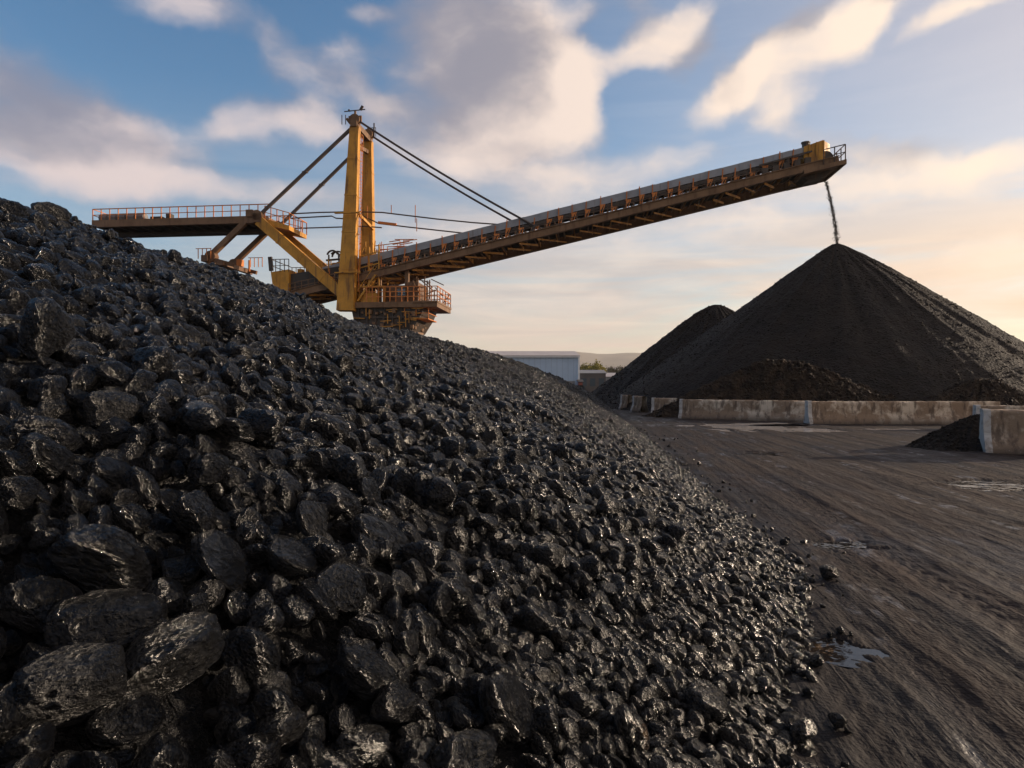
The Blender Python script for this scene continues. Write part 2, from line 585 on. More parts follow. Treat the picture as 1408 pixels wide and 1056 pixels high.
M['still_water'] = mat('still_water', lambda k, b: _water(k, b, 0.05))
M['glint_water'] = mat('pale_glint_water', _glint_water)


def _concrete(k, b):
    tc = k.n('ShaderNodeTexCoord')
    P = tc.outputs['Object']
    sp = k.n('ShaderNodeSeparateXYZ', {0: P})
    n1 = k.noise(P, 1.3, 6, 0.65, 0.4).outputs[0]
    n2 = k.noise(k.vm('MULTIPLY', P, (2.0, 2.0, 0.5)), 2.2, 5, 0.6).outputs[0]
    n3 = k.noise(P, 14.0, 4, 0.65).outputs[0]
    c = k.mix(k.mr(n1, 0.36, 0.55), (0.58, 0.465, 0.34), (0.24, 0.16, 0.10))
    c = k.mix(k.mr(n2, 0.5, 0.64, 0, 0.8), c, (0.085, 0.055, 0.037))
    splash = k.m('MULTIPLY', k.mr(k.m('ADD', sp.outputs[2], k.m('MULTIPLY', n1, 0.5)), 0.62, 0.25), 0.75)
    c = k.mix(splash, c, (0.07, 0.05, 0.038))
    c = k.mix(k.mr(n3, 0.6, 0.75, 0, 0.4), c, (0.5, 0.46, 0.40))
    k.put(b.inputs['Base Color'], c)
    k.put(b.inputs['Roughness'], 0.85)
    bump(k, b, k.m('ADD', n3, n1), 0.6, 0.03)


M['concrete'] = mat('stained_concrete', _concrete)


def _end_concrete(k, b):
    tc = k.n('ShaderNodeTexCoord')
    P = tc.outputs['Object']
    n1 = k.noise(P, 3.0, 6, 0.65, 0.3).outputs[0]
    c = k.mix(k.mr(n1, 0.45, 0.7), (0.44, 0.41, 0.375), (0.17, 0.135, 0.105))
    k.put(b.inputs['Base Color'], c)
    k.put(b.inputs['Roughness'], 0.8)
    bump(k, b, n1, 0.5, 0.03)


M['concrete_end'] = mat('pale_concrete', _end_concrete)


def flat_mat(name, c1, c2, scale, rough=0.7):
    def f(k, b):
        tc = k.n('ShaderNodeTexCoord')
        n = k.noise(tc.outputs['Object'], scale, 5, 0.6).outputs[0]
        k.put(b.inputs['Base Color'], k.mix(k.mr(n, 0.3, 0.7), c1, c2))
        k.put(b.inputs['Roughness'], rough)
    return mat(name, f)


def _clad(k, b):
    tc = k.n('ShaderNodeTexCoord')
    P = tc.outputs['Object']
    w = k.n('ShaderNodeTexWave', {'Vector': P, 'Scale': 3.2}, wave_type='BANDS', bands_direction='X')
    n = k.noise(P, 0.4, 4).outputs[0]
    c = k.mix(k.mr(n, 0.3, 0.7), (0.36, 0.47, 0.60), (0.42, 0.53, 0.66))
    wl = k.n('ShaderNodeTexWave', {'Vector': P, 'Scale': 0.32}, wave_type='BANDS', bands_direction='X')
    c = k.mix(k.mr(wl.outputs[0], 0.93, 0.99, 0, 0.35), c, (0.2, 0.27, 0.36))
    k.put(b.inputs['Base Color'], c)
    k.put(b.inputs['Roughness'], 0.45)
    bump(k, b, w.outputs[0], 0.35, 0.03)


M['cladding'] = mat('blue_cladding', _clad)
M['roof'] = flat_mat('pale_roof', (0.42, 0.36, 0.33), (0.5, 0.44, 0.40), 0.5, 0.5)
M['trim'] = flat_mat('white_trim', (0.75, 0.74, 0.72), (0.8, 0.79, 0.77), 1.0, 0.4)
M['shed_dark'] = flat_mat('dark_shed', (0.045, 0.04, 0.042), (0.07, 0.06, 0.06), 0.8)
M['shed_grey'] = flat_mat('grey_shed', (0.16, 0.165, 0.18), (0.22, 0.22, 0.23), 0.8)
M['shed_red'] = flat_mat('red_paint', (0.22, 0.05, 0.035), (0.28, 0.07, 0.045), 2.0)
M['leaf'] = flat_mat('autumn_leaf', (0.30, 0.24, 0.025), (0.14, 0.13, 0.02), 0.7)
M['leaf_dark'] = flat_mat('dull_leaf', (0.06, 0.055, 0.02), (0.10, 0.075, 0.03), 0.7)
M['bark'] = flat_mat('bark', (0.06, 0.045, 0.035), (0.09, 0.07, 0.05), 3.0, 0.9)
M['hill'] = flat_mat('hill_scrub', (0.17, 0.13, 0.085), (0.26, 0.20, 0.13), 0.006, 0.95)


# ------------------------------------------------------------------ where a sight line meets a given depth
def at(px, py, Y):
    return Vector(((px - CX) / F * Y, Y, CAMH + (CY - py) / F * Y))


# ------------------------------------------------------------------ the near pile as a height field
_toe = [(-9, -4.2), (-4, -2.0), (0, -0.15), (1, 0.38), (2, 0.85), (3.11, 1.22), (3.8, 1.46), (4.95, 2.05), (6.27, 2.58), (7.75, 2.78), (10.7, 3.0),
        (14.4, 3.42), (19.8, 4.05), (28.3, 4.85), (40, 6.0), (52, 7.3), (61, 8.2), (70, 9.0)]
_rdg = [(-9, -9.0, 1.2), (-4, -8.4, 3.2), (0, -8.0, 4.0), (4, -7.3, 4.1), (9, -6.75, 4.1), (13, -5.87, 3.98), (20, -5.4, 3.72), (27, -3.0, 3.52), (36, -0.1, 3.0),
        (45, 2.7, 2.25), (55, 5.6, 1.3), (61, 7.6, 0.35), (70, 8.9, 0.02)]
_ty, _tx = np.array([a[0] for a in _toe]), np.array([a[1] for a in _toe])
_ry, _rx, _rz = (np.array([a[i] for a in _rdg]) for i in range(3))
_rz = _rz * 0.975


def hpile(x, y, rough=True):
    x = np.asarray(x, dtype=float)
    y = np.asarray(y, dtype=float)
    xt = np.interp(y, _ty, _tx)
    xr = np.interp(y, _ry, _rx)
    zr = np.interp(y, _ry, _rz)
    t = (xt - x) / (xt - xr)
    front = zr * t
    back = zr - 0.62 * (xr - x)
    kk = 0.4
    hh = np.clip(0.5 + 0.5 * (back - front) / kk, 0, 1)
    h = back * (1 - hh) + front * hh - kk * hh * (1 - hh) + 0.1 * np.clip(t, 0, 1)
    if rough:
        w = np.clip(h * 1.2, 0, 1)
        sd_ = y + 0.25 * x
        h = h + w * (0.13 * fbm(x * 0.35 + 3, sd_ * 0.9, 3) + 0.05 * fbm(x * 1.1, sd_ * 2.6 + 9, 3))
    return h


# ------------------------------------------------------------------ ground
PUDDLES = [  # x, y, half width, half depth, hollow, seed
    (9.7, 28.5, 1.9, 2.6, 0.075, 1), (11.2, 26.2, 1.3, 0.9, 0.07, 2),
    (8.45, 11.9, 0.95, 0.62, 0.05, 3), (3.62, 7.45, 0.30, 0.25, 0.04, 4), (2.2, 4.48, 0.16, 0.16, 0.03, 5), (6.3, 17.2, 0.5, 0.4, 0.04, 7),
    (14.6, 26.6, 1.0, 0.5, 0.05, 8), (12.2, 29.3, 1.3, 0.5, 0.06, 9),
]
RUTS = [(1.35, .013, .16, .10), (2.35, .015, .17, .12), (2.95, .014, .17, -.08), (3.75, .016, .18, .1), (4.9, .013, .18, -.15), (5.6, .016, .18, .12), (6.6, .013, .2, .2), (7.7, .014, .2, .15), (9.0, .014, .2, .2)]
WATER_Z = -0.014


def hground(x, y):
    r = np.hypot(x, y)
    fade = np.clip(1.6 - r / 60, 0, 1)
    s = x - 0.13 * y
    g = 0.017 * fbm(s * 1.4, y * 0.12 + 4, 4) + 0.016 * fbm(x * 0.45, y * 0.35, 3) + 0.006 * fbm(x * 2.6, y * 1.6, 4) * np.clip(1.4 - r / 25, 0, 1)
    g = g + 0.005 * np.clip(1.3 - r / 20, 0, 1) * np.abs(fbm(s * 4.5, y * 0.45, 3)) + 0.007 * np.clip(1.2 - r / 12, 0, 1) * fbm(s * 9, y * 3.0, 3)
    for (s0, amp, wd, bend) in RUTS:
        q = s - s0 - bend * np.sin(y * 0.11 + s0)
        e = np.exp(-(q / wd) ** 2)
        lugs = np.sin((y + np.abs(q) * 1.2) * 2 * np.pi / 0.24) * 0.35
        g = g + amp * (0.9 * np.exp(-((np.abs(q) - wd * 1.7) / (wd * .5)) ** 2) - e * (0.35 + lugs)) * np.clip(1.6 - r / 28, 0, 1) * np.clip(0.75 + 0.8 * fbm(s * 0.3 + s0 * 3, y * 0.16, 2), 0, 1)
    g = np.clip(g + 0.005, -0.009, 0.2)
    for (cx, cy, a, b, dep, sd_) in PUDDLES:
        d = np.hypot((x - cx - 0.13 * (y - cy)) / a, (y - cy) / b)
        nz = fbm(x * 1.3 / max(a, .2) + sd_ * 7, y * 1.3 / max(b, .2), 4)
        g = g - dep * 1.5 * np.clip(1.25 - d + nz * 0.75, 0, 1) * (d < 2.0)
    return g * fade - 0.02 * (1 - fade)


def build_ground():
    rr = np.concatenate([[0.02, 0.6], np.geomspace(1.2, 45, 620), np.geomspace(46, 9000, 60)])
    fine = np.radians(np.linspace(-8, 48, 900))
    rest = np.radians(np.linspace(48, 352, 160)[1:-1])
    th = np.concatenate([fine, rest])
    RR, TH = np.meshgrid(rr, th, indexing='ij')
    x, y = RR * np.sin(TH), RR * np.cos(TH)
    z = hground(x, y)
    me = mesh_np('ground', np.stack([x, y, z], -1).reshape(-1, 3), grid_faces(len(rr), len(th), True)[:, ::-1], M['ground'])
    o = obj('ground', me)
    tag(o, kind='structure')
    for i, (cx, cy, a, b, dep, sd_) in enumerate(PUDDLES):
        n = 48
        wz = WATER_Z + 0.004 * ((i * 5) % 7 - 3) * 0.5
        vs = [(cx, cy, wz)]
        for j in range(n):
            t = 2 * math.pi * j / n
            yy = b * 1.6 * math.sin(t)
            vs.append((cx + a * 1.6 * math.cos(t) + 0.13 * yy, cy + yy, wz))
        fs = [(0, 1 + j, 1 + (j + 1) % n) for j in range(n)]
        p = obj('puddle', mesh_np('puddle', vs, fs, M['glint_water' if cy > 20 else ('water' if cy > 6 else 'still_water')]))
        tag(p, kind='structure')


build_ground()


def build_hills():
    n, m = 260, 10
    vs = []
    for i in range(m):
        t = i / (m - 1)
        for j in range(n):
            az = R(-80 + 160 * j / (n - 1))
            r = 3600 + 1500 * t
            x, y = r * math.sin(az), r * math.cos(az)
            top = 205 + 30 * float(pn(np.array(az * 5.0), np.array(2.0))) + 14 * float(pn(np.array(az * 19), np.array(5.0))) + 5 * float(pn(np.array(az * 90), np.array(8.0)))
            z = top * math.sin(min(1, t * 1.6) * math.pi / 2) ** 0.8 - 1.0
            vs.append((x, y, z))
    o = obj('hills', mesh_np('hills', vs, grid_faces(m, n), M['hill']))
    tag(o, kind='structure')


build_hills()


# ------------------------------------------------------------------ coal lumps
def lump_mesh(name, seed, sub, m):
    rnd = random.Random(seed)
    bm = bmesh.new()
    bmesh.ops.create_icosphere(bm, subdivisions=sub, radius=1.0)
    co = np.array([v.co[:] for v in bm.verts])
    planes = []
    for i in range(rnd.randint(9, 15)):
        n = np.array([rnd.gauss(0, 1) for _ in range(3)])
        n /= np.linalg.norm(n)
        planes.append((n, rnd.uniform(0.66, 1.0)))
    acc = np.zeros(len(co))
    pw = rnd.choice([4, 4, 5, 6, 8])
    for n, d in planes:
        acc += np.clip(co @ n / d, 0, None) ** pw
    acc += 1.0 / 1.25 ** pw
    rad = acc ** (-1.0 / pw)
    so = Vector((seed * 3.17, seed * 1.31, seed * 0.77))
    for i, v in enumerate(bm.verts):
        d = Vector(co[i])
        nz = 0.075 * mnoise.fractal(d * 1.7 + so, 1.0, 2.1, 3) + 0.04 * mnoise.turbulence(d * 4.2 + so, 3, True, noise_basis='PERLIN_ORIGINAL') - 0.03
        if sub >= 4:
            nz += 0.02 * mnoise.fractal(d * 11 + so, 0.8, 2.1, 2)
        v.co = d * rad[i] * (1 + nz)
    for _ in range(rnd.randint(1, 3) if sub >= 5 else rnd.randint(3, 6)):                 # flat broken faces
        n = Vector([rnd.gauss(0, 1) for _ in range(3)]).normalized()
        c = max(v.co.dot(n) for v in bm.verts) * (rnd.uniform(.80, .93) if sub >= 5 else rnd.uniform(.70, .90))
        for v in bm.verts:
            e = v.co.dot(n) - c
            if e > 0:
                v.co -= n * e * .80
    sx = rnd.uniform(0.64, 0.92)
    sz = rnd.uniform(0.60, 0.88)
    for v in bm.verts:
        v.co.y *= sx
        v.co.z *= sz
    ext = max(abs(v.co.x) for v in bm.verts)
    for v in bm.verts:
        v.co *= 0.5 / ext
    for f in bm.faces:
        f.smooth = True
    me = bpy.data.meshes.new(name)
    bm.to_mesh(me)
    bm.free()
    me.materials.append(m)
    return me


NHI, NLO = 26, 14
protos = [lump_mesh('coal_lump', 100 + i, 5 if i < 14 else 4, M['coal']) for i in range(NHI)]
protos += [lump_mesh('coal_lump_small', 300 + i, 3, M['coal']) for i in range(NLO)]
ROUND = sorted(range(14), key=lambda i: -min(max(abs(v.co.y) for v in protos[i].vertices), max(abs(v.co.z) for v in protos[i].vertices)))[:10]
pcol = bpy.data.collections.new('coal_lump_shapes')      # only a library for the geometry nodes below, not in the scene
for i, me in enumerate(protos):
    po = bpy.data.objects.new('shape_%03d' % i, me)
    pcol.objects.link(po)


def raycast_pile(px, py, up=0.0):
    tx, tz = (px - CX) / F, (CY - py) / F
    Y = np.linspace(0.8, 60, 12000)
    d = CAMH + tz * Y - hpile(tx * Y, Y) - up
    near = Y < 20
    i = int(np.argmax(d < 0)) if (d < 0).any() else int(np.argmin(np.where(near, d, 1e9)))
    return tx * Y[i], Y[i]


# lumps one can point at in the photograph: px, py, long px, squash, tilt in the picture, label, material
NOTABLE = [
    (150, 772, 140, .62, 30, 'large elongated black coal lump lying diagonally above two rounded boulders at lower left', 'coal'),
    (145, 862, 132, .68, 0, 'large rounded egg-shaped coal boulder with glossy streaks at lower left', 'coal'),
    (240, 905, 150, .66, -22, 'largest coal boulder, broad pale-faced block at the lower left', 'coal_tan'),
    (95, 945, 138, .76, 8, 'glossy rounded coal boulder with bright highlight near the bottom left corner', 'coal'),
    (172, 978, 92, .75, 0, 'dark rounded coal lump squeezed under the broad pale-faced boulder', 'coal'),
    (42, 1030, 66, .85, 0, 'small shiny coal lump in the bottom left corner with one white glint', 'coal'),
    (385, 1000, 76, .66, -12, 'smooth oval coal lump with glinting right end near the bottom edge', 'coal_tan'),
    (502, 930, 92, .68, 35, 'flat-topped dark slab of coal tilting down to the right near the bottom', 'coal'),
    (284, 822, 58, .88, -40, 'round coal lump just above the broad pale-faced boulder', 'coal'),
    (402, 770, 72, .74, 10, 'smooth rounded coal lump standing clear in the middle left of the slope', 'coal'),
    (468, 692, 74, .62, 18, 'oval grey-topped coal lump right of centre on the middle slope', 'coal'),
    (154, 566, 62, .92, 0, 'round flat-faced grey coal lump high on the left slope', 'coal_tan'),
    (286, 571, 52, .95, 0, 'round tan-faced coal lump with cracked pale end on the left slope', 'coal_rust'),
    (448, 592, 60, .78, 40, 'wedge-shaped grey coal lump in the middle of the slope', 'coal'),
    (530, 735, 98, .55, 38, 'long log-shaped coal lump pointing downhill in the middle of the slope', 'coal'),
    (752, 766, 50, .75, 10, 'smooth grey coal lump among smaller ones at the centre right of the slope', 'coal'),
    (615, 820, 62, .8, 30, 'rough boulder with a bright chip at its foot in the lower middle', 'coal'),
    (866, 1004, 62, .75, 50, 'coal lump with a rusty orange broken face near the bottom edge', 'coal_rust'),
    (690, 975, 100, .58, 62, 'tall dark coal lump standing upright near the bottom middle', 'coal'),
    (305, 775, 100, .52, 40, 'narrow log-shaped coal lump beside the elongated boulder on the left', 'coal'),
    (545, 968, 62, .85, 0, 'round-ended coal lump below the flat-topped slab', 'coal'),
    (500, 1030, 68, .78, 0, 'coal lump with a sparkling round end at the bottom edge', 'coal_tan'),
    (640, 1042, 100, .55, 8, 'wide knobbly coal lump cut by the bottom edge in the middle', 'coal'),
    (345, 1040, 78, .7, 0, 'domed coal lump cut by the bottom edge left of the middle', 'coal'),
    (68, 640, 58, .8, 0, 'rounded coal lump near the left edge halfway up the slope', 'coal'),
    (20, 680, 62, .8, 10, 'coal lump cut by the left edge halfway up the slope', 'coal'),
    (972, 965, 62, .7, 25, 'brown-edged coal lump close to the pile foot near the bottom', 'coal_tan'),
    (72, 288, 46, .8, 0, 'smooth dark coal lump crowning the pile at the upper left', 'coal'),
    (8, 283, 44, .8, 0, 'coal lump on the pile crest at the left edge', 'coal'),
    (438, 830, 70, .7, 30, 'blocky coal lump with glossy right side in the lower left middle', 'coal'),
]

pts, scl, rots, pids = [], [], [], []
OX0, OY0, CELL = -10.5, -2.0, 0.02
occ = np.zeros((int(21 / CELL), int(67 / CELL)), dtype=bool)


def stamp(x, y, r):
    i, j = int((x - OX0) / CELL), int((y - OY0) / CELL)
    n = max(1, int(r / CELL))
    i0, i1, j0, j1 = max(i - n, 0), min(i + n + 1, occ.shape[0]), max(j - n, 0), min(j + n + 1, occ.shape[1])
    if i1 <= i0 or j1 <= j0:
        return
    a = np.arange(i0, i1)[:, None] - i
    b = np.arange(j0, j1)[None, :] - j
    occ[i0:i1, j0:j1] |= (a * a + b * b) <= n * n


def lump_rot(x, y, nrm, rnd, spread=40, rollmax=math.pi):
    down = Vector((nrm[0], nrm[1], 0))
    if down.length < 1e-3:
        down = Vector((1, 0, 0))
    down.normalize()
    n = Vector(nrm)
    xx = (down - n * down.dot(n)).normalized()
    yy = n.cross(xx)
    m = Matrix((xx, yy, n)).transposed()
    m = m @ Matrix.Rotation(R(rnd.gauss(0, spread)), 3, 'Z') @ Matrix.Rotation(R(rnd.gauss(0, 18)), 3, 'Y') @ Matrix.Rotation(rnd.uniform(-rollmax, rollmax), 3, 'X')
    return m.to_euler()


lumps = []     # x, y, z, diameter (3), euler, proto, label, material
rnd = random.Random(3)
for (px, py, L, sq, ang, lab, mm) in NOTABLE:
    x, y = raycast_pile(px, py)
    for _ in range(4):
        dia = L / F * y * 1.08
        rad = dia * 0.5
        x, y = raycast_pile(px, py, rad * sq * 0.85)
    z = min(CAMH + (CY - py) / F * y, float(hpile(x, y)) + rad * sq * (.9 if y < 6 else .35))
    # long axis lies across the line of sight, tilted in the picture by ang
    e = Euler((rnd.uniform(-.4, .4), R(ang), rnd.uniform(-.3, .3) - math.atan2(x, y)))
    k = ROUND[(len(lumps) * 3 + 1) % len(ROUND)]
    ys = [abs(v.co.z) for v in protos[k].vertices]
    f = sq * 0.5 / max(ys)
    lumps.append((x, y, z, (dia, dia * rnd.uniform(.9, 1.15), dia * f), e, k, lab, mm))
    stamp(x, y, rad * 0.80)
    stamp(x * .93, y * .93, rad * 0.6)

CLASSES = [  # trials, dmin, dmax, y range, stamp factor
    (160, .25, .34, (-1, 12), .47), (1000, .17, .25, (8, 63), .45), (1300, .18, .26, (-1, 9), .47),
    (9000, .13, .185, (-1, 14), .47), (7000, .125, .17, (12, 63), .43), (80000, .09, .135, (9, 64), .41), (60000, .085, .13, (-1, 16), .46),
    (120000, .065, .10, (9, 45), .39), (100000, .055, .085, (-1, 14), .44), (60000, .03, .05, (-1, 8), .43),
]
cand = []
for (n, d0, d1, (y0, y1), sf) in CLASSES:
    yy = rng.uniform(y0, y1, n)
    xt = np.interp(yy, _ty, _tx)
    xr = np.interp(yy, _ry, _rx)
    tt = rng.uniform(-0.02, 1.13, n)
    xx = xt + (xr - xt) * tt
    vis = (np.abs(xx) < 0.84 * np.maximum(yy, 0) + 1.6)
    xx, yy = xx[vis], yy[vis]
    dd = d0 + (d1 - d0) * rng.random(len(xx)) ** 1.6
    hz = hpile(xx, yy)
    e = 0.12
    gx = (hpile(xx + e, yy) - hpile(xx - e, yy)) / (2 * e)
    gy = (hpile(xx, yy + e) - hpile(xx, yy - e)) / (2 * e)
    for i in range(len(xx)):
        x, y, d = float(xx[i]), float(yy[i]), float(dd[i])
        if occ[int((x - OX0) / CELL), int((y - OY0) / CELL)]:
            continue
        tq = (float(np.interp(y, _ty, _tx)) - x) / 8.0
        cap = .34 if (y < 4.6 and tq > .22) else (.24 if (y < 6.5 and tq > .3) else (.165 + .05 * min(1, max(0, tq * 1.6 - .3))))
        if tq < .16:
            cap = min(cap, .125)
        if d > cap:
            if rnd.random() > .16 or tq < .1:
                continue
            d = min(d, cap * 1.5)
        stamp(x, y, d * sf)
        nn = Vector((-gx[i], -gy[i], 1)).normalized()
        dist = math.hypot(x, y)
        if d / max(dist, .5) > 0.030:
            k = rnd.randrange(0, 14)
        elif d / max(dist, .5) > 0.012 or dist < 7:
            k = rnd.randrange(14, NHI)
        else:
            k = rnd.randrange(NHI, NHI + NLO)
        up = rnd.uniform(0.12, 0.32) * d + max(0, d - .1) * .3
        lumps.append((x + nn.x * up, y + nn.y * up, float(hz[i]) + nn.z * up, (d, d * rnd.uniform(.85, 1.15), d * rnd.uniform(.85, 1.1)),
                      lump_rot(x, y, nn, rnd, 30), k, None, 'coal'))

# strays on the flat ground beyond the foot
for i in range(520):
    y = rnd.uniform(0.8, 1.0) if False else 1.2 + 26 * rnd.random() ** 1.8
    x = float(np.interp(y, _ty, _tx)) + 0.02 + rnd.expovariate(1 / (0.10 + 0.010 * y)) - 0.05
    d = 0.02 + 0.085 * rnd.random() ** 2.4
    g = float(hground(np.array(x), np.array(y)))
    if x < 0.3 and y < 1.6:
        continue
    lumps.append((x, y, g + d * 0.22, (d, d, d * .9), lump_rot(x, y, Vector((0.05, 0, 1)).normalized(), rnd, 120), rnd.randrange(NHI), None, 'coal'))
STRAYS = [(1104, 1000, 50, 'loose coal lump lying on the mud just clear of the pile at the bottom'),
          (1152, 993, 30, 'lone small coal lump on the mud, rightmost at the bottom of the pile'),
          (1141, 788, 26, 'small loose coal lump on the mud beside the pile foot, farthest from the camera'),
          (1124, 905, 24, 'coal lump half sunk in wet mud beside the pile foot')]
for (px, py, L, lab) in STRAYS:
    Y = CAMH * F / (py + L * 0.35 - CY)
    x = (px - CX) / F * Y
    d = L / F * Y
    g = float(hground(np.array(x), np.array(Y)))
    lumps.append((x, Y, g + d * .33, (d, d, d), Euler((rnd.random(), rnd.random() * .4, rnd.random() * 6)), rnd.randrange(0, 14), lab, 'coal'))


def screen_size(l):
    x, y, z = l[:3]
    if y < 0.9:
        return 0
    px, py = CX + x / y * F, CY - (z - CAMH) / y * F
    if not (-20 < px < 1428 and -20 < py < 1076):
        return 0
    return l[3][0] / math.sqrt(x * x + y * y + (z - CAMH) ** 2)


order = sorted(range(len(lumps)), key=lambda i: -screen_size(lumps[i]) - (10 if lumps[i][6] else 0))
single = set(order[:290])
for i in order[:290]:
    x, y, z, s3, e, k, lab, mm = lumps[i]
    o = obj('coal_lump', protos[k])
    o.location = (x, y, z)
    o.rotation_euler = e
    o.scale = s3
    if mm != 'coal':
        o.data = bpy.data.meshes.get('coal_lump_' + mm + str(k)) or o.data.copy()
        o.data.name = 'coal_lump_' + mm + str(k)
        o.data.materials[0] = M[mm]
    tag(o, lab or 'rough fist-sized black coal lump packed among others in the near part of the slope', 'coal lump',
        'coal lumps lying loose on the mud' if (lab and 'mud' in lab) else 'larger coal lumps on the near slope')


def build_pile():
    ys = np.concatenate([np.arange(-9, 14, 0.09), np.arange(14, 66, 0.22)])
    ts = np.linspace(-0.16, 2.3, 260)
    Yg, Tg = np.meshgrid(ys, ts, indexing='ij')
    xt = np.interp(Yg, _ty, _tx)
    xr = np.interp(Yg, _ry, _rx)
    Xg = xt + (xr - xt) * Tg
    Z = hpile(Xg, Yg) - 0.03
    Z = np.where((Yg > 64), np.minimum(Z, -0.1), Z)
    base = np.stack([Xg, Yg, np.maximum(Z, -0.15)], -1).reshape(-1, 3)
    faces = grid_faces(len(ys), len(ts))
    rest = [lumps[i] for i in range(len(lumps)) if i not in single]
    lp = np.array([l[:3] for l in rest])
    verts = np.concatenate([base, lp])
    me = mesh_np('coal_pile', verts, faces, M['coal'])
    nb, nl = len(base), len(lp)

    def attr(name, typ, data, key):
        a = me.attributes.new(name, typ, 'POINT')
        a.data.foreach_set(key, np.asarray(data).ravel())
    z3 = np.zeros((nb, 3), np.float32)
    attr('is_lump', 'BOOLEAN', np.concatenate([np.zeros(nb, bool), np.ones(nl, bool)]), 'value')
    attr('lump_scale', 'FLOAT_VECTOR', np.concatenate([z3, np.array([l[3] for l in rest], np.float32)]).astype(np.float32), 'vector')
    attr('lump_rot', 'FLOAT_VECTOR', np.concatenate([z3, np.array([tuple(l[4]) for l in rest], np.float32)]).astype(np.float32), 'vector')
    attr('lump_shape', 'INT', np.concatenate([np.zeros(nb, np.int32), np.array([l[5] for l in rest], np.int32)]).astype(np.int32), 'value')
    o = obj('coal_pile', me)
    tag(o, 'long near pile of countless glossy black coal lumps sloping across the left', 'coal pile', kind='stuff')
    ng = bpy.data.node_groups.new('coal_scatter', 'GeometryNodeTree')
    ng.interface.new_socket('Geometry', in_out='INPUT', socket_type='NodeSocketGeometry')
    ng.interface.new_socket('Geometry', in_out='OUTPUT', socket_type='NodeSocketGeometry')
    k = NT(ng)
    gi, go = k.n('NodeGroupInput'), k.n('NodeGroupOutput')

    def na(name, typ):
        return k.n('GeometryNodeInputNamedAttribute', {'Name': name}, data_type=typ).outputs['Attribute']
    ci = k.n('GeometryNodeCollectionInfo', {'Separate Children': True, 'Reset Children': True})
    ci.inputs['Collection'].default_value = pcol
    er = k.n('FunctionNodeEulerToRotation', {0: na('lump_rot', 'FLOAT_VECTOR')})
    ip = k.n('GeometryNodeInstanceOnPoints', {'Points': gi.outputs[0], 'Selection': na('is_lump', 'BOOLEAN'), 'Instance': ci.outputs[0],
                                              'Pick Instance': True, 'Instance Index': na('lump_shape', 'INT'), 'Rotation': er.outputs[0],
                                              'Scale': na('lump_scale', 'FLOAT_VECTOR')})
    jn = k.n('GeometryNodeJoinGeometry')
    k.t.links.new(gi.outputs[0], jn.inputs[0])
    k.t.links.new(ip.outputs[0], jn.inputs[0])
    k.put(go.inputs[0], jn.outputs[0])
    md = o.modifiers.new('scatter', 'NODES')
    md.node_group = ng
    print('LUMPS', len(lumps))


build_pile()


# ------------------------------------------------------------------ far heaps
_ico = {}


def ico(sub):
    if sub not in _ico:
        bm = bmesh.new()
        bmesh.ops.create_icosphere(bm, subdivisions=sub, radius=1.0)
        bm.verts.ensure_lookup_table()
        _ico[sub] = (np.array([v.co[:] for v in bm.verts]), np.array([[v.index for v in f.verts] for f in bm.faces]))
        bm.free()
    return _ico[sub]


def scatter_lumps(P, D, sub, r):
    """numpy lumps: P (n,3) centres, D (n,) diameters -> verts, tris"""
    v0, f0 = ico(sub)
    n = len(P)
    dirs = r.normal(size=(n, 7, 3))
    dirs /= np.linalg.norm(dirs, axis=-1, keepdims=True)
    offs = r.uniform(0.55, 1.0, (n, 7))
    dots = np.einsum('vk,njk->nvj', v0, dirs) / offs[:, None, :]
    rad = (np.sum(np.clip(dots, 0, None) ** 8, -1) + 1.2 ** -8) ** (-1 / 8)
    sq = np.stack([np.ones(n), r.uniform(.6, 1, n), r.uniform(.6, .95, n)], -1)
    vv = v0[None] * rad[..., None] * sq[:, None, :] * (D * 0.5)[:, None, None] + P[:, None, :]
    ff = f0[None] + (np.arange(n) * len(v0))[:, None, None]
    return vv.reshape(-1, 3), ff.reshape(-1, 3)


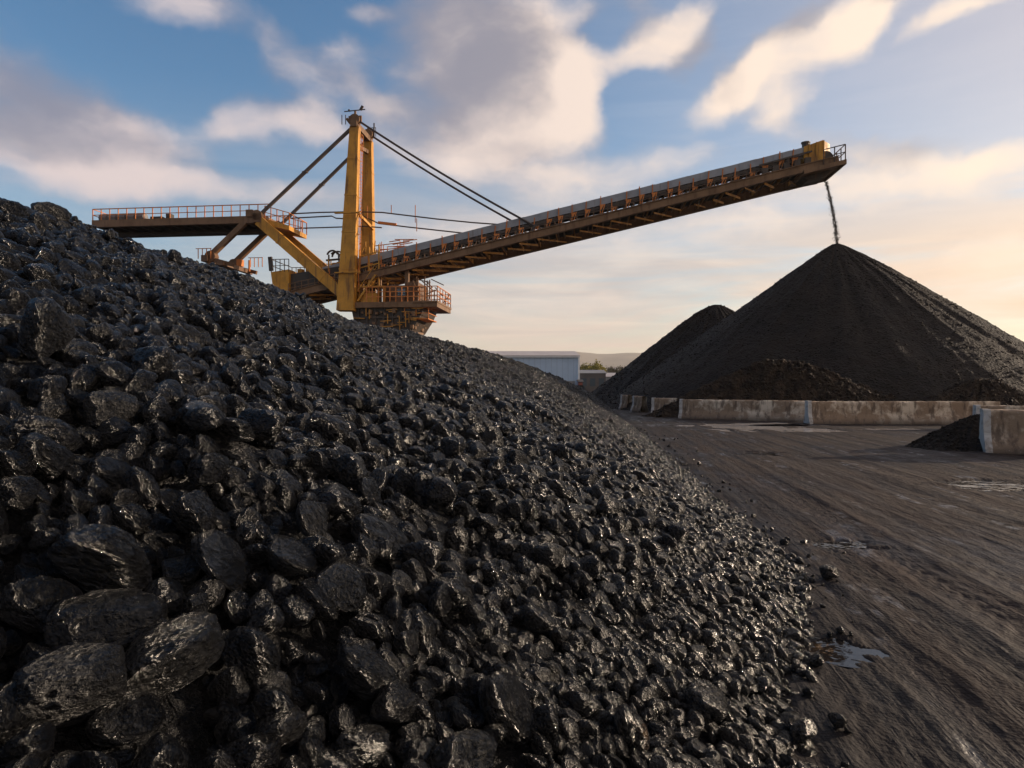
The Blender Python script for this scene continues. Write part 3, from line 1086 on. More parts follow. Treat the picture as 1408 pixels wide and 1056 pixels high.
def heap(name, label, cx, cy, H, slope, ax=1.0, ay=1.0, rot=0.0, seed=1, apex=0.6, gul=0.16, fine=0.07, nl=4000, dl=(.08, .3), nr=170, na=420, bias=1.5, m='coal_fine'):
    r = np.random.default_rng(seed)
    Rm = H / slope + apex * 0.5

    def hf(u, t):
        a = Rm * u
        rx, ry = a * np.cos(t), a * np.sin(t)
        z = H + apex * slope - slope * np.sqrt(a * a + apex * apex)
        w = np.clip(u * 6, 0, 1)
        z = z + w * (gul * fbm(np.cos(t) * 9 + seed, np.sin(t) * 9 + u * 0.9, 4) + gul * .9 * fbm(rx * 0.16 + seed, ry * 0.16, 3) + fine * fbm(rx * 1.6, ry * 1.6 + seed, 4))
        # spilled toe: the last metres flatten out
        return z
    u = np.concatenate([[0.0005], np.linspace(0.008, 1.14, nr)])
    t = np.linspace(0, 2 * np.pi, na, endpoint=False)
    U, T = np.meshgrid(u, t, indexing='ij')
    Z = hf(U, T)
    X, Y = Rm * U * np.cos(T) * ax, Rm * U * np.sin(T) * ay
    c, s = math.cos(rot), math.sin(rot)
    vs = np.stack([c * X - s * Y, s * X + c * Y, np.maximum(Z, -0.2)], -1).reshape(-1, 3)
    q = grid_faces(len(u), na, True)
    tri = np.concatenate([q[:, [0, 2, 1]], q[:, [0, 3, 2]]])
    # lumps lying on the slope, more of them towards the foot
    n = nl
    uu = r.random(n) ** (1 / bias) * 1.02
    tt = r.uniform(0, 2 * np.pi, n)
    zz = hf(uu, tt)
    x, y = Rm * uu * np.cos(tt) * ax, Rm * uu * np.sin(tt) * ay
    P = np.stack([c * x - s * y, s * x + c * y, np.maximum(zz, -0.02)], -1)
    D = dl[0] + (dl[1] - dl[0]) * r.random(n) ** 3
    lv, lf = scatter_lumps(P, D, 1, r)
    tri = np.concatenate([tri[:, ::-1], lf + len(vs)])
    vs = np.concatenate([vs, lv])
    tri = tri[:, ::-1] if False else tri
    o = obj(name, mesh_np(name, vs, tri, M[m]))
    o.location = (cx, cy, 0)
    me = o.data
    bm = bmesh.new()
    bm.from_mesh(me)
    bmesh.ops.recalc_face_normals(bm, faces=bm.faces)
    bm.to_mesh(me)
    bm.free()
    tag(o, label, 'coal heap')
    return o


c1 = at(1150, 335, 51.0)
heap('coal_heap', 'tall dark conical coal heap under the falling coal, right of the picture', c1.x, c1.y, c1.z, 0.725, seed=4, nl=16000, dl=(.05, .20), apex=.42, gul=.13, fine=.055, bias=2.0)
c2 = at(985, 419, 63)
heap('coal_heap', 'smaller conical coal heap half hidden behind the tall one', c2.x, c2.y, c2.z, 0.77, seed=9, nl=5000, apex=.9)
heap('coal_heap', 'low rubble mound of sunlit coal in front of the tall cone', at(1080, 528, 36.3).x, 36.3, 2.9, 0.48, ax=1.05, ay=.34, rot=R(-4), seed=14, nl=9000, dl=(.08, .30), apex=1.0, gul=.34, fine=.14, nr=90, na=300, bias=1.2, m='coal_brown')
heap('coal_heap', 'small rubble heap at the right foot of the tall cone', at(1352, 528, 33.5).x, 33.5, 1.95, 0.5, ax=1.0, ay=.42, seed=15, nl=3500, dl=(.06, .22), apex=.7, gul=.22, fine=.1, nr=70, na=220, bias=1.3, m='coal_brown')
heap('coal_heap', 'little dark coal heap spilled against the nearest barrier end', at(1352, 600, 18.6).x, 18.6, 0.92, 0.62, ax=1.15, ay=.75, seed=16, nl=2200, dl=(.03, .12), apex=.25, gul=.06, fine=.03, nr=60, na=200)


# ------------------------------------------------------------------ concrete barriers
def barrier(p, q, h, label, tw=0.18, bw=0.36, name='concrete_barrier', seed=0):
    p, q = Vector((p[0], p[1], 0)), Vector((q[0], q[1], 0))
    L = (q - p).length
    rz = math.atan2(q.y - p.y, q.x - p.x)
    root = empty(name, p, rz)
    prof = [(-bw, -.08), (-bw, .10 * h), (-bw + .015, .13 * h), (-(tw + .045), .40 * h), (-(tw + .03), .45 * h), (-tw, h - .035), (-tw + .03, h), (tw - .03, h), (tw, h - .035), (tw + .03, .45 * h), (tw + .045, .40 * h), (bw - .015, .13 * h), (bw, .10 * h), (bw, -.08)]
    # refine the profile
    pr = []
    for i in range(len(prof) - 1):
        a, b = prof[i], prof[i + 1]
        n = max(1, int(math.hypot(b[0] - a[0], b[1] - a[1]) / 0.07))
        for j in range(n):
            pr.append((a[0] + (b[0] - a[0]) * j / n, a[1] + (b[1] - a[1]) * j / n))
    pr.append(prof[-1])
    n = max(6, int(L / 0.1))
    vs = []
    for i in range(n + 1):
        x = 0.16 + (L - 0.16) * i / n
        for (yy, zz) in pr:
            nz = mnoise.fractal(Vector((x * 2.2 + seed * 9, yy * 3, zz * 3)), 1, 2, 4) * 0.016
            top = -abs(mnoise.fractal(Vector((x * 3 + seed * 5, yy * 2, 3)), .8, 2.1, 4)) * 0.06 if zz > h * .93 else 0
            vs.append((x, yy * (1 + nz * 2), zz + nz + top))
    m = len(pr)
    fs = grid_faces(n + 1, m)
    me = mesh_np('wall_body', vs, fs, M['concrete'])
    obj('wall_body', me, root)
    # the pale broken end block
    mb = []
    for i in range(4):
        x = 0.16 * i / 3
        for (yy, zz) in pr:
            nz = mnoise.fractal(Vector((x * 5 + seed * 3, yy * 6, zz * 6 + 4)), 1, 2, 4) * 0.02
            g = 1.04 if i < 3 else 1.02
            vs2 = (x + nz * (1 if i == 0 else 0), yy * g + nz, zz * (1.012 if zz > 0 else 1) + nz * .6)
            mb.append(vs2)
    cap = [tuple(range(m))]
    me2 = bpy.data.meshes.new('end_block')
    me2.from_pydata(mb, [], [tuple(int(a) for a in f) for f in grid_faces(4, m)] + cap)
    me2.materials.append(M['concrete_end'])
    obj('end_block', me2, root)
    tag(root, label, 'barrier', 'concrete barriers in front of the coal heaps')
    return root


def gp(px, Y):
    return ((px - CX) / F * Y, Y)


barrier(gp(936, 34.8), gp(1108, 31.6), .98, 'long stained concrete barrier left of the centre wall joint, below the rubble mound', seed=1)
barrier(gp(1109, 30.2), gp(1372, 29.6), 1.0, 'longest stained concrete barrier, running right from the big puddle', seed=2)
barrier(gp(1340, 26.8), gp(1500, 25.6), .92, 'concrete barrier glimpsed behind the nearest barrier at the right edge', seed=3)
barrier(gp(1350, 17.6), gp(1520, 16.6), 1.1, 'nearest concrete barrier with pale chipped end, cut by the right edge', tw=.18, bw=.40, seed=4)
barrier(gp(897, 39.0), gp(931, 38.4), .96, 'short concrete barrier with a pale end, left of the two long stained ones', seed=5)
barrier(gp(873, 43.2), gp(886, 42.4), 1.0, 'stubby whitish concrete barrier second from the far end of the row', seed=7)
barrier(gp(856, 47.2), gp(866, 46.6), 1.0, 'farthest narrow pale concrete barrier by the cone foot', seed=8)


# ------------------------------------------------------------------ the stacker
MO = Vector(((493 - CX) / F * 55.0, 55.0, 0))
HY = 51.0
HD = Vector(((1150 - CX) / F * HY, HY, 0))
BD = (HD - MO).normalized()
TD = Vector((-BD.y, BD.x, 0))


def Lp(px, py, v):
    tx, tz = (px - CX) / F, (CY - py) / F
    u = (tx * (MO.y + v * TD.y) - MO.x - v * TD.x) / (BD.x - tx * BD.y)
    Y = MO.y + u * BD.y + v * TD.y
    return Vector((u, v, CAMH + tz * Y))


st = empty('coal_stacker', MO, math.atan2(BD.y, BD.x))
tag(st, 'yellow and rust coloured coal stacker with mast, stay cables and long rising conveyor boom', 'coal stacker')

# mast: two tapered box legs, head frame
mast = MB()
top_z = Lp(489, 168, -1.3).z
for s in (-1, 1):
    pass
mz0 = Lp(476, 428, -2.3).z


def leg_mb(s):
    b = MB()
    p, q = V(-.1, s * 2.5, mz0), V(.28, s * 1.6, top_z - .5)
    b.beam(p, q, .8, 1.36, (1, 0, 0), .6, .70)
    for t in (.22, .42, .62, .82):          # stiffening bands
        c = p.lerp(q, t)
        w = .8 + (.6 - .8) * t + .05
        h = 1.36 + (.70 - 1.36) * t + .05
        d = (q - p).normalized() * .05
        b.beam(c - d, c + d, w, h, (1, 0, 0))
    return b


mast_leg = leg_mb(-1).build('mast', M['yellow'], st)
far_leg = leg_mb(1).build('leg', M['yellow'], mast_leg)
hb = MB()
hb.beam(V(.28, -2.0, top_z - .35), V(.28, 2.0, top_z - .35), .5, .45)
hb.beam(V(.28, -1.6, top_z - 1.9), V(.28, 1.6, top_z - 1.4), .25, .3)
for s in (-1, 1):
    hb.tube([V(.28, s * 1.6 - .25, top_z + .05), V(.28, s * 1.6 + .25, top_z + .05)], .42, 14)
    hb.beam(V(-.25, s * 1.6, top_z + .1), V(.8, s * 1.6, top_z + .1), .12, .55)
    hb.beam(V(.28, s * 1.6, top_z), V(.28, s * 1.6, top_z + .75), .14, .14)
hb.beam(V(-.5, -1.25, top_z + .3), V(-.2, -1.25, top_z - .1), .35, .2)
hb.build('crosshead', M['girder'], mast_leg)
an = MB()
an.beam(V(-.75, -1.2, top_z + .92), V(.95, -1.2, top_z + 1.02), .07, .06)
an.beam(V(.1, -1.2, top_z + .35), V(.1, -1.2, top_z + 1.0), .08, .08)
an.beam(V(.55, -1.2, top_z + .98), V(.75, -1.2, top_z + 1.3), .12, .18)
an.beam(V(-.35, -1.2, top_z + .93), V(-.35, -1.2, top_z + 1.05), .2, .12)
for uu in (-.5, -.2):
    an.beam(V(uu - .3, -1.6, top_z - .25), V(uu - .3, -1.6, top_z + .5), .05, .05)
an.beam(V(.9, 1.2, top_z - .3), V(.9, 1.2, top_z + .85), .09, .09)
for i in range(4):
    an.beam(V(.3 + i * .2, 1.65, top_z - .1), V(.3 + i * .2, 1.65, top_z + .65), .04, .04)
an.beam(V(.3, 1.65, top_z + .65), V(.9, 1.65, top_z + .65), .04, .04)
an.build('mast_top_platform', M['dark_steel'], mast_leg)
mr_ = MB()
for z0, z1 in ((Lp(480, 380, -2.3).z, Lp(480, 362, -2.3).z),):
    pass
for zz in (Lp(480, 374, -2.8).z, Lp(480, 292, -2.8).z):
    mr_.box((-.9, -2.95, zz - .08), (1.1, -2.75, zz))
    mr_.build('mast_platform', M['yellow'], mast_leg)
    mr_ = MB()
pp = Lp(495, 374, 2.6).z
mr_.box((-.9, 1.2, pp), (.9, 1.6, pp + .1))
mr_.build('mast_platform', M['yellow'], mast_leg)
mr_ = MB()
mr_.beam(V(.55, -2.0, Lp(500, 292, -2).z), V(.6, 1.9, Lp(500, 292, -2).z - .4), .18, .22)
mr_.build('mast_brace', M['yellow'], mast_leg)
mr_ = MB()
mr_.beam(V(.3, -1.9, Lp(500, 365, -2).z), V(.3, 1.9, Lp(500, 365, -2).z), .3, .3)
mr_.build('mast_brace', M['yellow'], mast_leg)
# ladder up the near leg
ld = MB()
a0, a1 = V(.75, -2.1, mz0 + 1.5), V(.72, -1.2, top_z - 1)
for s in (-.18, .18):
    ld.beam(a0 + V(0, s, 0), a1 + V(0, s, 0), .04, .04)
for i in range(48):
    c = a0.lerp(a1, i / 47)
    ld.beam(c + V(0, -.18, 0), c + V(0, .18, 0), .03, .03)
ld.build('ladder', M['rail'], mast_leg)

# boom reference line: top edge of the near wind sheet
VS = -1.5
BW = 1.95
_p0, _p1 = Lp(600, 328.5, VS), Lp(1109, 201.5, VS)
BS = (_p1.z - _p0.z) / (_p1.x - _p0.x)


def bz(u):
    return _p0.z + (u - _p0.x) * BS


U0 = Lp(394, 383, VS).x
U1 = Lp(1112, 203, VS).x
UH = Lp(1158, 230, VS).x


def bp(u, v, dz):
    return V(u, v, bz(u) + dz)


def brail(b, u0, u1, v, d0, d1, step=1.5, w=.045, mid=True, tilt=True):
    """handrail along the boom from offset d0 (deck) to d1 (top rail)"""
    n = max(1, int(abs(u1 - u0) / step))
    b.beam(bp(u0, v, d1), bp(u1, v, d1), w, w)
    if mid:
        b.beam(bp(u0, v, (d0 + d1) / 2), bp(u1, v, (d0 + d1) / 2), w * .8, w * .8)
    for i in range(n + 1):
        u = u0 + (u1 - u0) * i / n
        b.beam(bp(u, v, d0), bp(u, v, d1), w, w)


boom = MB()
boom.beam(bp(U0, -BW, -1.66), bp(UH - .4, -BW, -1.66), .2, .50)
boom.beam(bp(U0, -BW, -1.39), bp(UH - .4, -BW, -1.39), .42, .05)
boom.beam(bp(U0, -BW, -1.93), bp(UH - .4, -BW, -1.93), .42, .05)
boom = boom.build('boom', M['girder'], st)
b = MB()
b.beam(bp(U0, BW, -1.74), bp(UH - .4, BW, -1.74), .2, .62)
b.beam(bp(U0, BW, -2.07), bp(UH - .4, BW, -2.07), .42, .05)
b.build('girder', M['girder'], boom)
for v_, d0_, h_ in ((VS, -.27, .54), (1.5, -.13, .26)):
    b = MB()
    nseg = 30
    for i in range(nseg):
        ua = U0 + 3 + (U1 - U0 - 3) * i / nseg
        ub = U0 + 3 + (U1 - U0 - 3) * (i + 1) / nseg + .04
        j = random.uniform(-.01, .01) + (.015 if i % 2 else -.015)
        b.beam(bp(ua, v_ + j, d0_ + random.uniform(-.008, .008)), bp(ub, v_ + j, d0_ + random.uniform(-.008, .008)), .02, h_)
    b.build('wind_sheet', M['sheet'], boom)
b = MB()
b.beam(bp(U0 - .4, 0, -.56), bp(UH - 1.2, 0, -.56), 1.2, .05)
for s in (-1, 1):
    b.beam(bp(U0 - .4, s * .9, -.42), bp(UH - 1.2, s * .9, -.42), .75, .05, (0, -s * .45, 1))
b.build('carrying_belt', M['belt'], boom)
b = MB()
b.beam(bp(U0 - .4, 0, -1.66), bp(UH - 1.2, 0, -1.66), 1.9, .04)
b.build('return_belt', M['belt'], boom)
b = MB()
b.beam(bp(U0 + 1, -1.42, -.70), bp(U1, -1.42, -.70), .10, .20)
b.beam(bp(U0 + 1, 1.42, -.38), bp(U1, 1.42, -.38), .10, .12)
b.build('stringer', M['dark_steel'], boom)
# coal riding on the belt
r_ = np.random.default_rng(8)
n = 1500
uu = r_.uniform(U0 + 1, UH - 2, n)
vv = r_.normal(0, .35, n)
P = np.stack([uu, vv, np.array([bz(u) for u in uu]) - .52 + .22 * np.exp(-(vv / .5) ** 2)], -1)
lv, lf = scatter_lumps(P, r_.uniform(.1, .24, n), 1, r_)
o = obj('belt_coal', mesh_np('belt_coal', lv, lf, M['coal_fine']), boom)

# posts, idler sets, cross beams: one of each, then copies
pm = MB()
pm.beam(V(0, 0, -1.38), V(.05, 0, 0), .06, .07, (1, 0, 0))
pm.beam(V(0, -.02, -.66), V(0, .2, -.66), .09, .09)
pm.plate([V(.04, -.03, -.62), V(.30, -.03, -.62), V(.04, -.03, -1.05)], V(0, .03, 0))
pm.beam(V(.35, .0, -.60), V(.10, .0, -1.36), .05, .06)
first = pm.build('sheet_post', M['rail'], boom)
npost = 38
for i in range(npost):
    u = U0 + 2.6 + (U1 - U0 - 2.8) * (i + random.uniform(-.12, .12)) / (npost - 1)
    o = first if i == 0 else link(first.copy())
    o.parent = boom
    o.location = (u, VS - .07, bz(u) + random.choice((-.25, -.12, 0, .04, .12)))
    o.rotation_euler = (0, random.uniform(-.09, .06), 0)
im = MB()
im.tube([V(0, -.58, -.66), V(0, .58, -.66)], .06, 8)
for s in (-1, 1):
    im.tube([V(0, s * .62, -.64), V(0, s * 1.15, -.40)], .06, 8)
im.beam(V(0, -1.4, -.76), V(0, 1.4, -.76), .08, .08)
im.tube([V(.25, -1.15, -1.72), V(.25, 1.15, -1.72)], .06, 8)
for s in (-1, 1):
    im.beam(V(0, s * 1.42, -1.4), V(0, s * 1.42, -.4), .09, .07)
first = im.build('idler_set', M['girder'], boom)
nid = 66
for i in range(nid):
    u = U0 + 1 + (U1 - U0 - 1.2) * (i + random.uniform(-.15, .15)) / (nid - 1)
    o = first if i == 0 else link(first.copy())
    o.parent = boom
    o.location = (u, 0, bz(u))
cm = MB()
cm.beam(V(0, -BW, -1.74), V(.0, BW, -1.74), .06, .34)
first = cm.build('cross_beam', M['yellow'], boom)
ncb = 30
cbu = []
for i in range(ncb):
    u = U0 + .6 + (UH - U0 - 2) * i / (ncb - 1)
    cbu.append(u)
    o = first if i == 0 else link(first.copy())
    o.parent = boom
    o.location = (u, 0, bz(u))
b = MB()
for i in range(0, ncb - 2):
    ua = cbu[i]
    t0_, t1_ = random.choice(((0, 1), (0, .8), (.2, 1), (0, .6), (.35, .9)))
    pa_, pb_ = bp(ua, -BW + .1, -2.0), bp(ua + 2.1, BW - .1, -2.0)
    b.beam(pa_.lerp(pb_, t0_), pa_.lerp(pb_, t1_), .05, random.uniform(.10, .2))
b.build('wind_bracing', M['girder_orange'], boom)
b = MB()
brail(b, U0 + 2.5, U1 - 2, -1.86, -1.35, -1.02, 1.7, .045, False)
b.beam(bp(U0 + 2.5, -1.6, -1.355), bp(U1 - 2, -1.6, -1.355), .5, .03)
b.build('handrail', M['tie'], boom)
b = MB()
for (v, d) in ((-1.72, -1.27), (-1.45, -.86)):
    pts_ = [bp(U0 + 2 + (U1 - U0 - 3) * i / 60, v, d + random.uniform(-.05, .05)) for i in range(61)]
    b.tube(pts_, .035, 5)
b.build('cable', M['dark_steel'], boom)

# boom head
hd = MB()
A, B_ = Lp(1109, 203, VS).x, Lp(1133, 200, VS).x
ring_ = [(A - .2, -1.62), (B_ - .1, -1.62), (B_ + .75, -.5), (B_ + .75, 1.62), (A - .2, 1.62)]
dz_t = [.02, .15, .02, .02, .02]
dz_b = [-1.0, -1.75, -1.75, -1.75, -1.0]
vs_ = [bp(u, v, t) for (u, v), t in zip(ring_, dz_t)] + [bp(u, v, t) for (u, v), t in zip(ring_, dz_b)]
hd.add(vs_, [(0, 1, 2, 3, 4), (9, 8, 7, 6, 5)] + [(i, 5 + i, 5 + (i + 1) % 5, (i + 1) % 5) for i in range(5)])
for i in range(3):
    u = A + .15 + i * .5
    hd.beam(bp(u, -1.68, -.9), bp(u, -1.68, .1), .08, .08)
head = hd.build('head_hood', M['yellow'], boom)
b = MB()
pl = bp(B_ + .2, 0, -1.15)
b.tube([pl + V(0, -1.3, 0), pl + V(0, 1.3, 0)], .55, 20)
b.build('head_pulley', M['dark_steel'], boom)
b = MB()
u_a, u_b = A - .4, UH
b.beam(bp(u_a, 0, -1.96), bp(u_b, 0, -1.96), 4.4, .08)
for v in (-2.15, 2.15):
    b.beam(bp(u_a, v, -1.95), bp(u_b, v, -1.95), .14, .3)
b.beam(bp(u_b, -2.2, -1.95), bp(u_b, 2.2, -1.95), .14, .34)
b.build('head_platform', M['girder'], boom)
b = MB()
for v in (-2.15, 2.15):
    brail(b, A + 1.0, UH, v, -1.8, -.7, .62, .06)
for d in (-.7, -1.25):
    b.beam(bp(UH, -2.15, d), bp(UH, 2.15, d), .05, .05)
for i in range(1, 5):
    v = -2.15 + 4.3 * i / 5
    b.beam(bp(UH, v, -1.8), bp(UH, v, -.7), .06, .06)
b.build('head_railing', M['dark_steel'], boom)
b = MB()
q = bp(A + .1, -1.0, 0)
b.tube([q + V(0, 0, -.1), q + V(0, 0, .38)], .27, 12)
b.tube([q + V(0, 0, .38), q + V(0, 0, .46)], .33, 12)
b.build('drive_motor', M['dark_steel'], boom)
b = MB()
ch = [bp(A - 1.2, -1.3, -1.75), bp(UH - .2, -1.3, -1.75)]
zb = Lp(1128, 256, 0).z
b.plate([bp(A - .2, -1.0, -1.9), bp(B_ + .7, -1.0, -2.0), bp(B_ + .3, -1.0, -2.4), bp(A + .3, -1.0, -2.35)], V(0, 2.0, 0))
b.build('discharge_chute', M['dark_steel'], boom)
b = MB()
for i in range(5):
    u = A - 3.2 + i * .75
    b.box((u, -1.9, bz(u) - 1.32), (u + .42, -1.62, bz(u) - .86))
b.beam(bp(A - 3.4, -1.78, -.6), bp(A + .3, -1.78, -.5), .1, .12)
b.beam(bp(A - 1.6, -1.8, -1.35), bp(A - 1.3, -1.8, -.5), .1, .1)
b.build('junction_box', M['dark_steel'], boom)

# tail of the boom
b = MB()
T0, T1 = Lp(373, 385, -1.9).x, Lp(397, 385, -1.9).x
zt0, zt1 = Lp(385, 411, -1.9).z, Lp(380, 374, -1.9).z
b.plate([V(T0 + .25, -1.9, zt0), V(T1, -1.9, zt0), V(T1, -1.9, zt1 + .2), V(T0 - .05, -1.9, zt1)], V(0, 3.8, 0))
tail = b.build('tail_box', M['yellow'], st)
b = MB()
for v in (-1.9, 1.9):
    for i in range(5):
        u = T0 + (T1 - T0) * i / 4
        b.beam(V(u, v, zt1), V(u, v, zt1 + 1.0), .05, .05)
    b.beam(V(T0, v, zt1 + 1.0), V(T1, v, zt1 + 1.0), .05, .05)
    b.beam(V(T0, v, zt1 + .5), V(T1, v, zt1 + .5), .04, .04)
for d in (.5, 1.0):
    b.beam(V(T0, -1.9, zt1 + d), V(T0, 1.9, zt1 + d), .05, .05)
b.beam(V(T0, -1.9, zt1 + .1), V(T0 - .1, -1.9, zt1 + 1.2), .2, .3)
b.build('railing', M['dark_steel'], tail)
b = MB()
Tm = Lp(470, 380, -1.8).x
b.beam(V(T1, -1.72, Lp(397, 406, -1.8).z), V(Tm, -1.72, Lp(470, 389, -1.8).z), .3, .34)
b.beam(V(T1, 1.72, Lp(397, 406, -1.8).z), V(Tm, 1.72, Lp(470, 389, -1.8).z), .3, .34)
b.build('tail_girder', M['girder'], st)
b = MB()
z00, z01 = Lp(397, 402, -1.6).z, Lp(470, 386, -1.6).z
b.plate([V(T1, -1.55, z00), V(Tm, -1.55, z01), V(Tm, -1.55, z01 + 1.2), V(T1, -1.55, z00 + 1.45)], V(0, 3.1, 0))
b.build('belt_housing', M['dark_steel'], st)
b = MB()
for d in (.25, .62):
    b.beam(V(T1, -1.95, z00 + d), V(Tm, -1.95, z01 + d), .05, .05)
for i in range(9):
    t = i / 8
    zz = z00 + (z01 - z00) * t
    b.beam(V(T1 + (Tm - T1) * t, -1.95, zz - .1), V(T1 + (Tm - T1) * t, -1.95, zz + .62), .05, .05)
b.build('handrail', M['girder'], st)
b = MB()
for i in range(7):
    u = T1 + .4 + i * .55
    zz = Lp(410, 372, -1).z + i * .04
    b.box((u, -1.2 + .3 * (i % 3), zz - .5), (u + .36, -.6 + .3 * (i % 3), zz + .1 + .18 * (i % 2)))
b.build('tail_equipment', M['yellow'], st)

# rear (counterweight) arm
J = Lp(355, 302, -1.8)
E = Lp(128, 300, -1.8)
carm = MB()
carm.beam(V(E.x, -1.8, J.z), V(J.x + .3, -1.8, J.z), .34, .56)
carm = carm.build('counterweight_arm', M['girder'], st)
b = MB()
b.beam(V(E.x, 1.8, J.z), V(J.x + .3, 1.8, J.z), .34, .56)
b.build('girder', M['girder'], carm)
b = MB()
b.beam(V(E.x, 0, J.z + .24), V(J.x, 0, J.z + .24), 3.3, .05)
for i in range(16):
    u = E.x + (J.x - E.x) * i / 15
    b.beam(V(u, -1.62, J.z - .05), V(u, 1.62, J.z - .05), .14, .3)
b.beam(V(E.x, .6, J.z - .42), V(J.x, .6, J.z - .42), 1.2, .2)
b.build('walkway', M['dark_steel'], carm)
b = MB()
for v in (-1.85, 1.85):
    for i in range(20):
        u = E.x + (J.x - E.x) * i / 19
        b.beam(V(u, v, J.z + .25), V(u, v, J.z + 1.2), .06, .06)
    b.beam(V(E.x, v, J.z + 1.2), V(J.x + .9, v, J.z + 1.2), .065, .065)
    b.beam(V(E.x, v, J.z + .72), V(J.x, v, J.z + .72), .05, .05)
for d in (.72, 1.2):
    b.beam(V(E.x, -1.85, J.z + d), V(E.x, 1.85, J.z + d), .05, .05)
b.build('handrail', M['rail'], carm)
b = MB()
for i in range(5):
    u = E.x + .25 + i * .8
    b.tube([V(u, -1.2, J.z + .6), V(u + .68, -1.2, J.z + .6)], .36, 10)
    b.tube([V(u, 0.9, J.z + .6), V(u + .68, .9, J.z + .6)], .36, 10)
b.box((E.x + .2, -1.3, J.z + .27), (E.x + 4.1, 1.3, J.z + .62))
b.build('counterweight', M['grey_tank'], carm)
b = MB()
b.box((E.x + 4.6, -1.3, J.z + .27), (E.x + 5.6, -.5, J.z + .62))
b.box((E.x + 5.9, -1.2, J.z + .27), (E.x + 6.3, -.7, J.z + .85))
b.build('winch', M['dark_steel'], carm)

# node where the arm, ties and braces meet
b = MB()
b.beam(V(J.x, -2.1, J.z + .1), V(J.x, 2.1, J.z + .1), .7, .7)
for s in (-1, 1):
    b.tube([V(J.x, s * 1.8 - .3, J.z + .3), V(J.x, s * 1.8 + .3, J.z + .3)], .42, 14)
b.box((J.x - .9, -2.1, J.z + .2), (J.x - .35, -1.5, J.z + .75))
b.build('node_beam', M['girder'], st)
b = MB()
K = J.x + .5
b.plate([V(K, -1.7, J.z + .1), V(K + 2.0, -1.7, J.z - .5), V(K + 2.0, -1.7, J.z - .85), V(K, -1.7, J.z - .4)], V(0, 3.4, 0))
b.build('node_deck', M['yellow'], st)
b = MB()
for v in (-1.7, 1.7):
    for i in range(5):
        u = K + 2.0 * i / 4
        zz = J.z + .1 - .6 * i / 4
        b.beam(V(u, v, zz), V(u, v, zz + 1.0), .06, .06)
    b.beam(V(K, v, J.z + 1.1), V(K + 2, v, J.z + .5), .06, .06)
    b.beam(V(K, v, J.z + .6), V(K + 2, v, J.z), .05, .05)
for i in range(5):
    v = -1.7 + 3.4 * i / 4
    b.beam(V(K + 2, v, J.z - .5), V(K + 2, v, J.z + .5), .06, .06)
b.beam(V(K + 2, -1.7, J.z + .5), V(K + 2, 1.7, J.z + .5), .06, .06)
b.build('railing', M['rail'], st)

for s in (-1, 1):
    # back tie: mast head down to the node
    b = MB()
    p, q = V(-.05, s * 1.6, Lp(483, 179, -1.25).z), V(J.x + .1, s * 1.8, J.z + .35)
    for o_ in (-.06, .06):
        b.beam(p + V(0, o_, 0), q + V(0, o_, 0), .08, .22)
    b.beam(p.lerp(q, .5) - V(.2, 0, 0), p.lerp(q, .5) + V(.2, 0, 0), .3, .1)
    b.build('back_tie', M['tie'], st)
    # yellow box brace: node down to the mast foot
    b = MB()
    p, q = V(J.x + .1, s * 1.8, J.z - .1), V(-.25, s * 2.25, Lp(472, 408, -2.25).z)
    b.beam(p, q, .5, .78)
    for t in (.25, .5, .75):
        c = p.lerp(q, t)
        d = (q - p).normalized() * .05
        b.beam(c - d, c + d, .56, .84)
    b.build('diagonal_brace', M['yellow'], st)
    # fore stay: mast head to boom
    b = MB()
    p = V(.5, s * 1.6, Lp(491, 168, -1.25).z)
    un = Lp(735, 309, -1.6).x
    q = bp(un, s * 1.6, -.9)
    n_ = 14
    pts_ = [p.lerp(q, i / n_) - V(0, 0, .22 * math.sin(math.pi * i / n_)) for i in range(n_ + 1)]
    b.tube(pts_, .085, 7)
    b.beam(bp(un - .25, s * 1.6, -1.35), q + V(.1, 0, .1), .16, .2)
    b.build('fore_stay', M['cable'], st)
    # rear strut
    b = MB()
    p, q = Lp(337, 309, -1.8), Lp(286, 355, -1.8)
    b.beam(V(p.x, s * 1.8, J.z - .2), V(q.x, s * 1.8, q.z), .36, .40)
    b.build('rear_strut', M['girder'], st)

# rear frame at the foot of the struts
q = Lp(286, 355, -1.8)
b = MB()
b.beam(V(q.x, -2.4, q.z - .1), V(q.x, 2.4, q.z - .1), .5, .5)
b.beam(V(q.x + 1.4, -2.4, q.z - .5), V(q.x + 1.4, 2.4, q.z - .5), .35, .35)
for s in (-1, 1):
    b.beam(V(q.x, s * 1.9, q.z), V(q.x + 2.2, s * 1.9, q.z - .6), .25, .3)
    b.beam(V(q.x + .2, s * 1.9, q.z - .2), V(q.x + .2, s * 2.2, .3), .35, .35)
    b.tube([V(q.x + .3, s * 1.8 - .3, q.z + .1), V(q.x + .3, s * 1.8 + .3, q.z + .1)], .45, 12)
b.build('rear_frame', M['house'], st)
b = MB()
for (u0, v0) in ((q.x - .6, -2.2), (q.x + 1.6, 2.0)):
    for i in range(4):
        b.beam(V(u0 + .35 * i, v0, q.z - .1), V(u0 + .35 * i, v0, q.z + .7), .05, .05)
    b.beam(V(u0 - .2, v0, q.z + .7), V(u0 + 1.1, v0, q.z + .7), .05, .05)
b.beam(V(q.x + 1.9, 1.2, q.z - .6), V(q.x + 1.9, 1.2, q.z + .35), .12, .12)
b.box((q.x + 1.3, .2, q.z - .3), (q.x + 1.7, .7, q.z + .25))
b.build('railing', M['rail'], st)

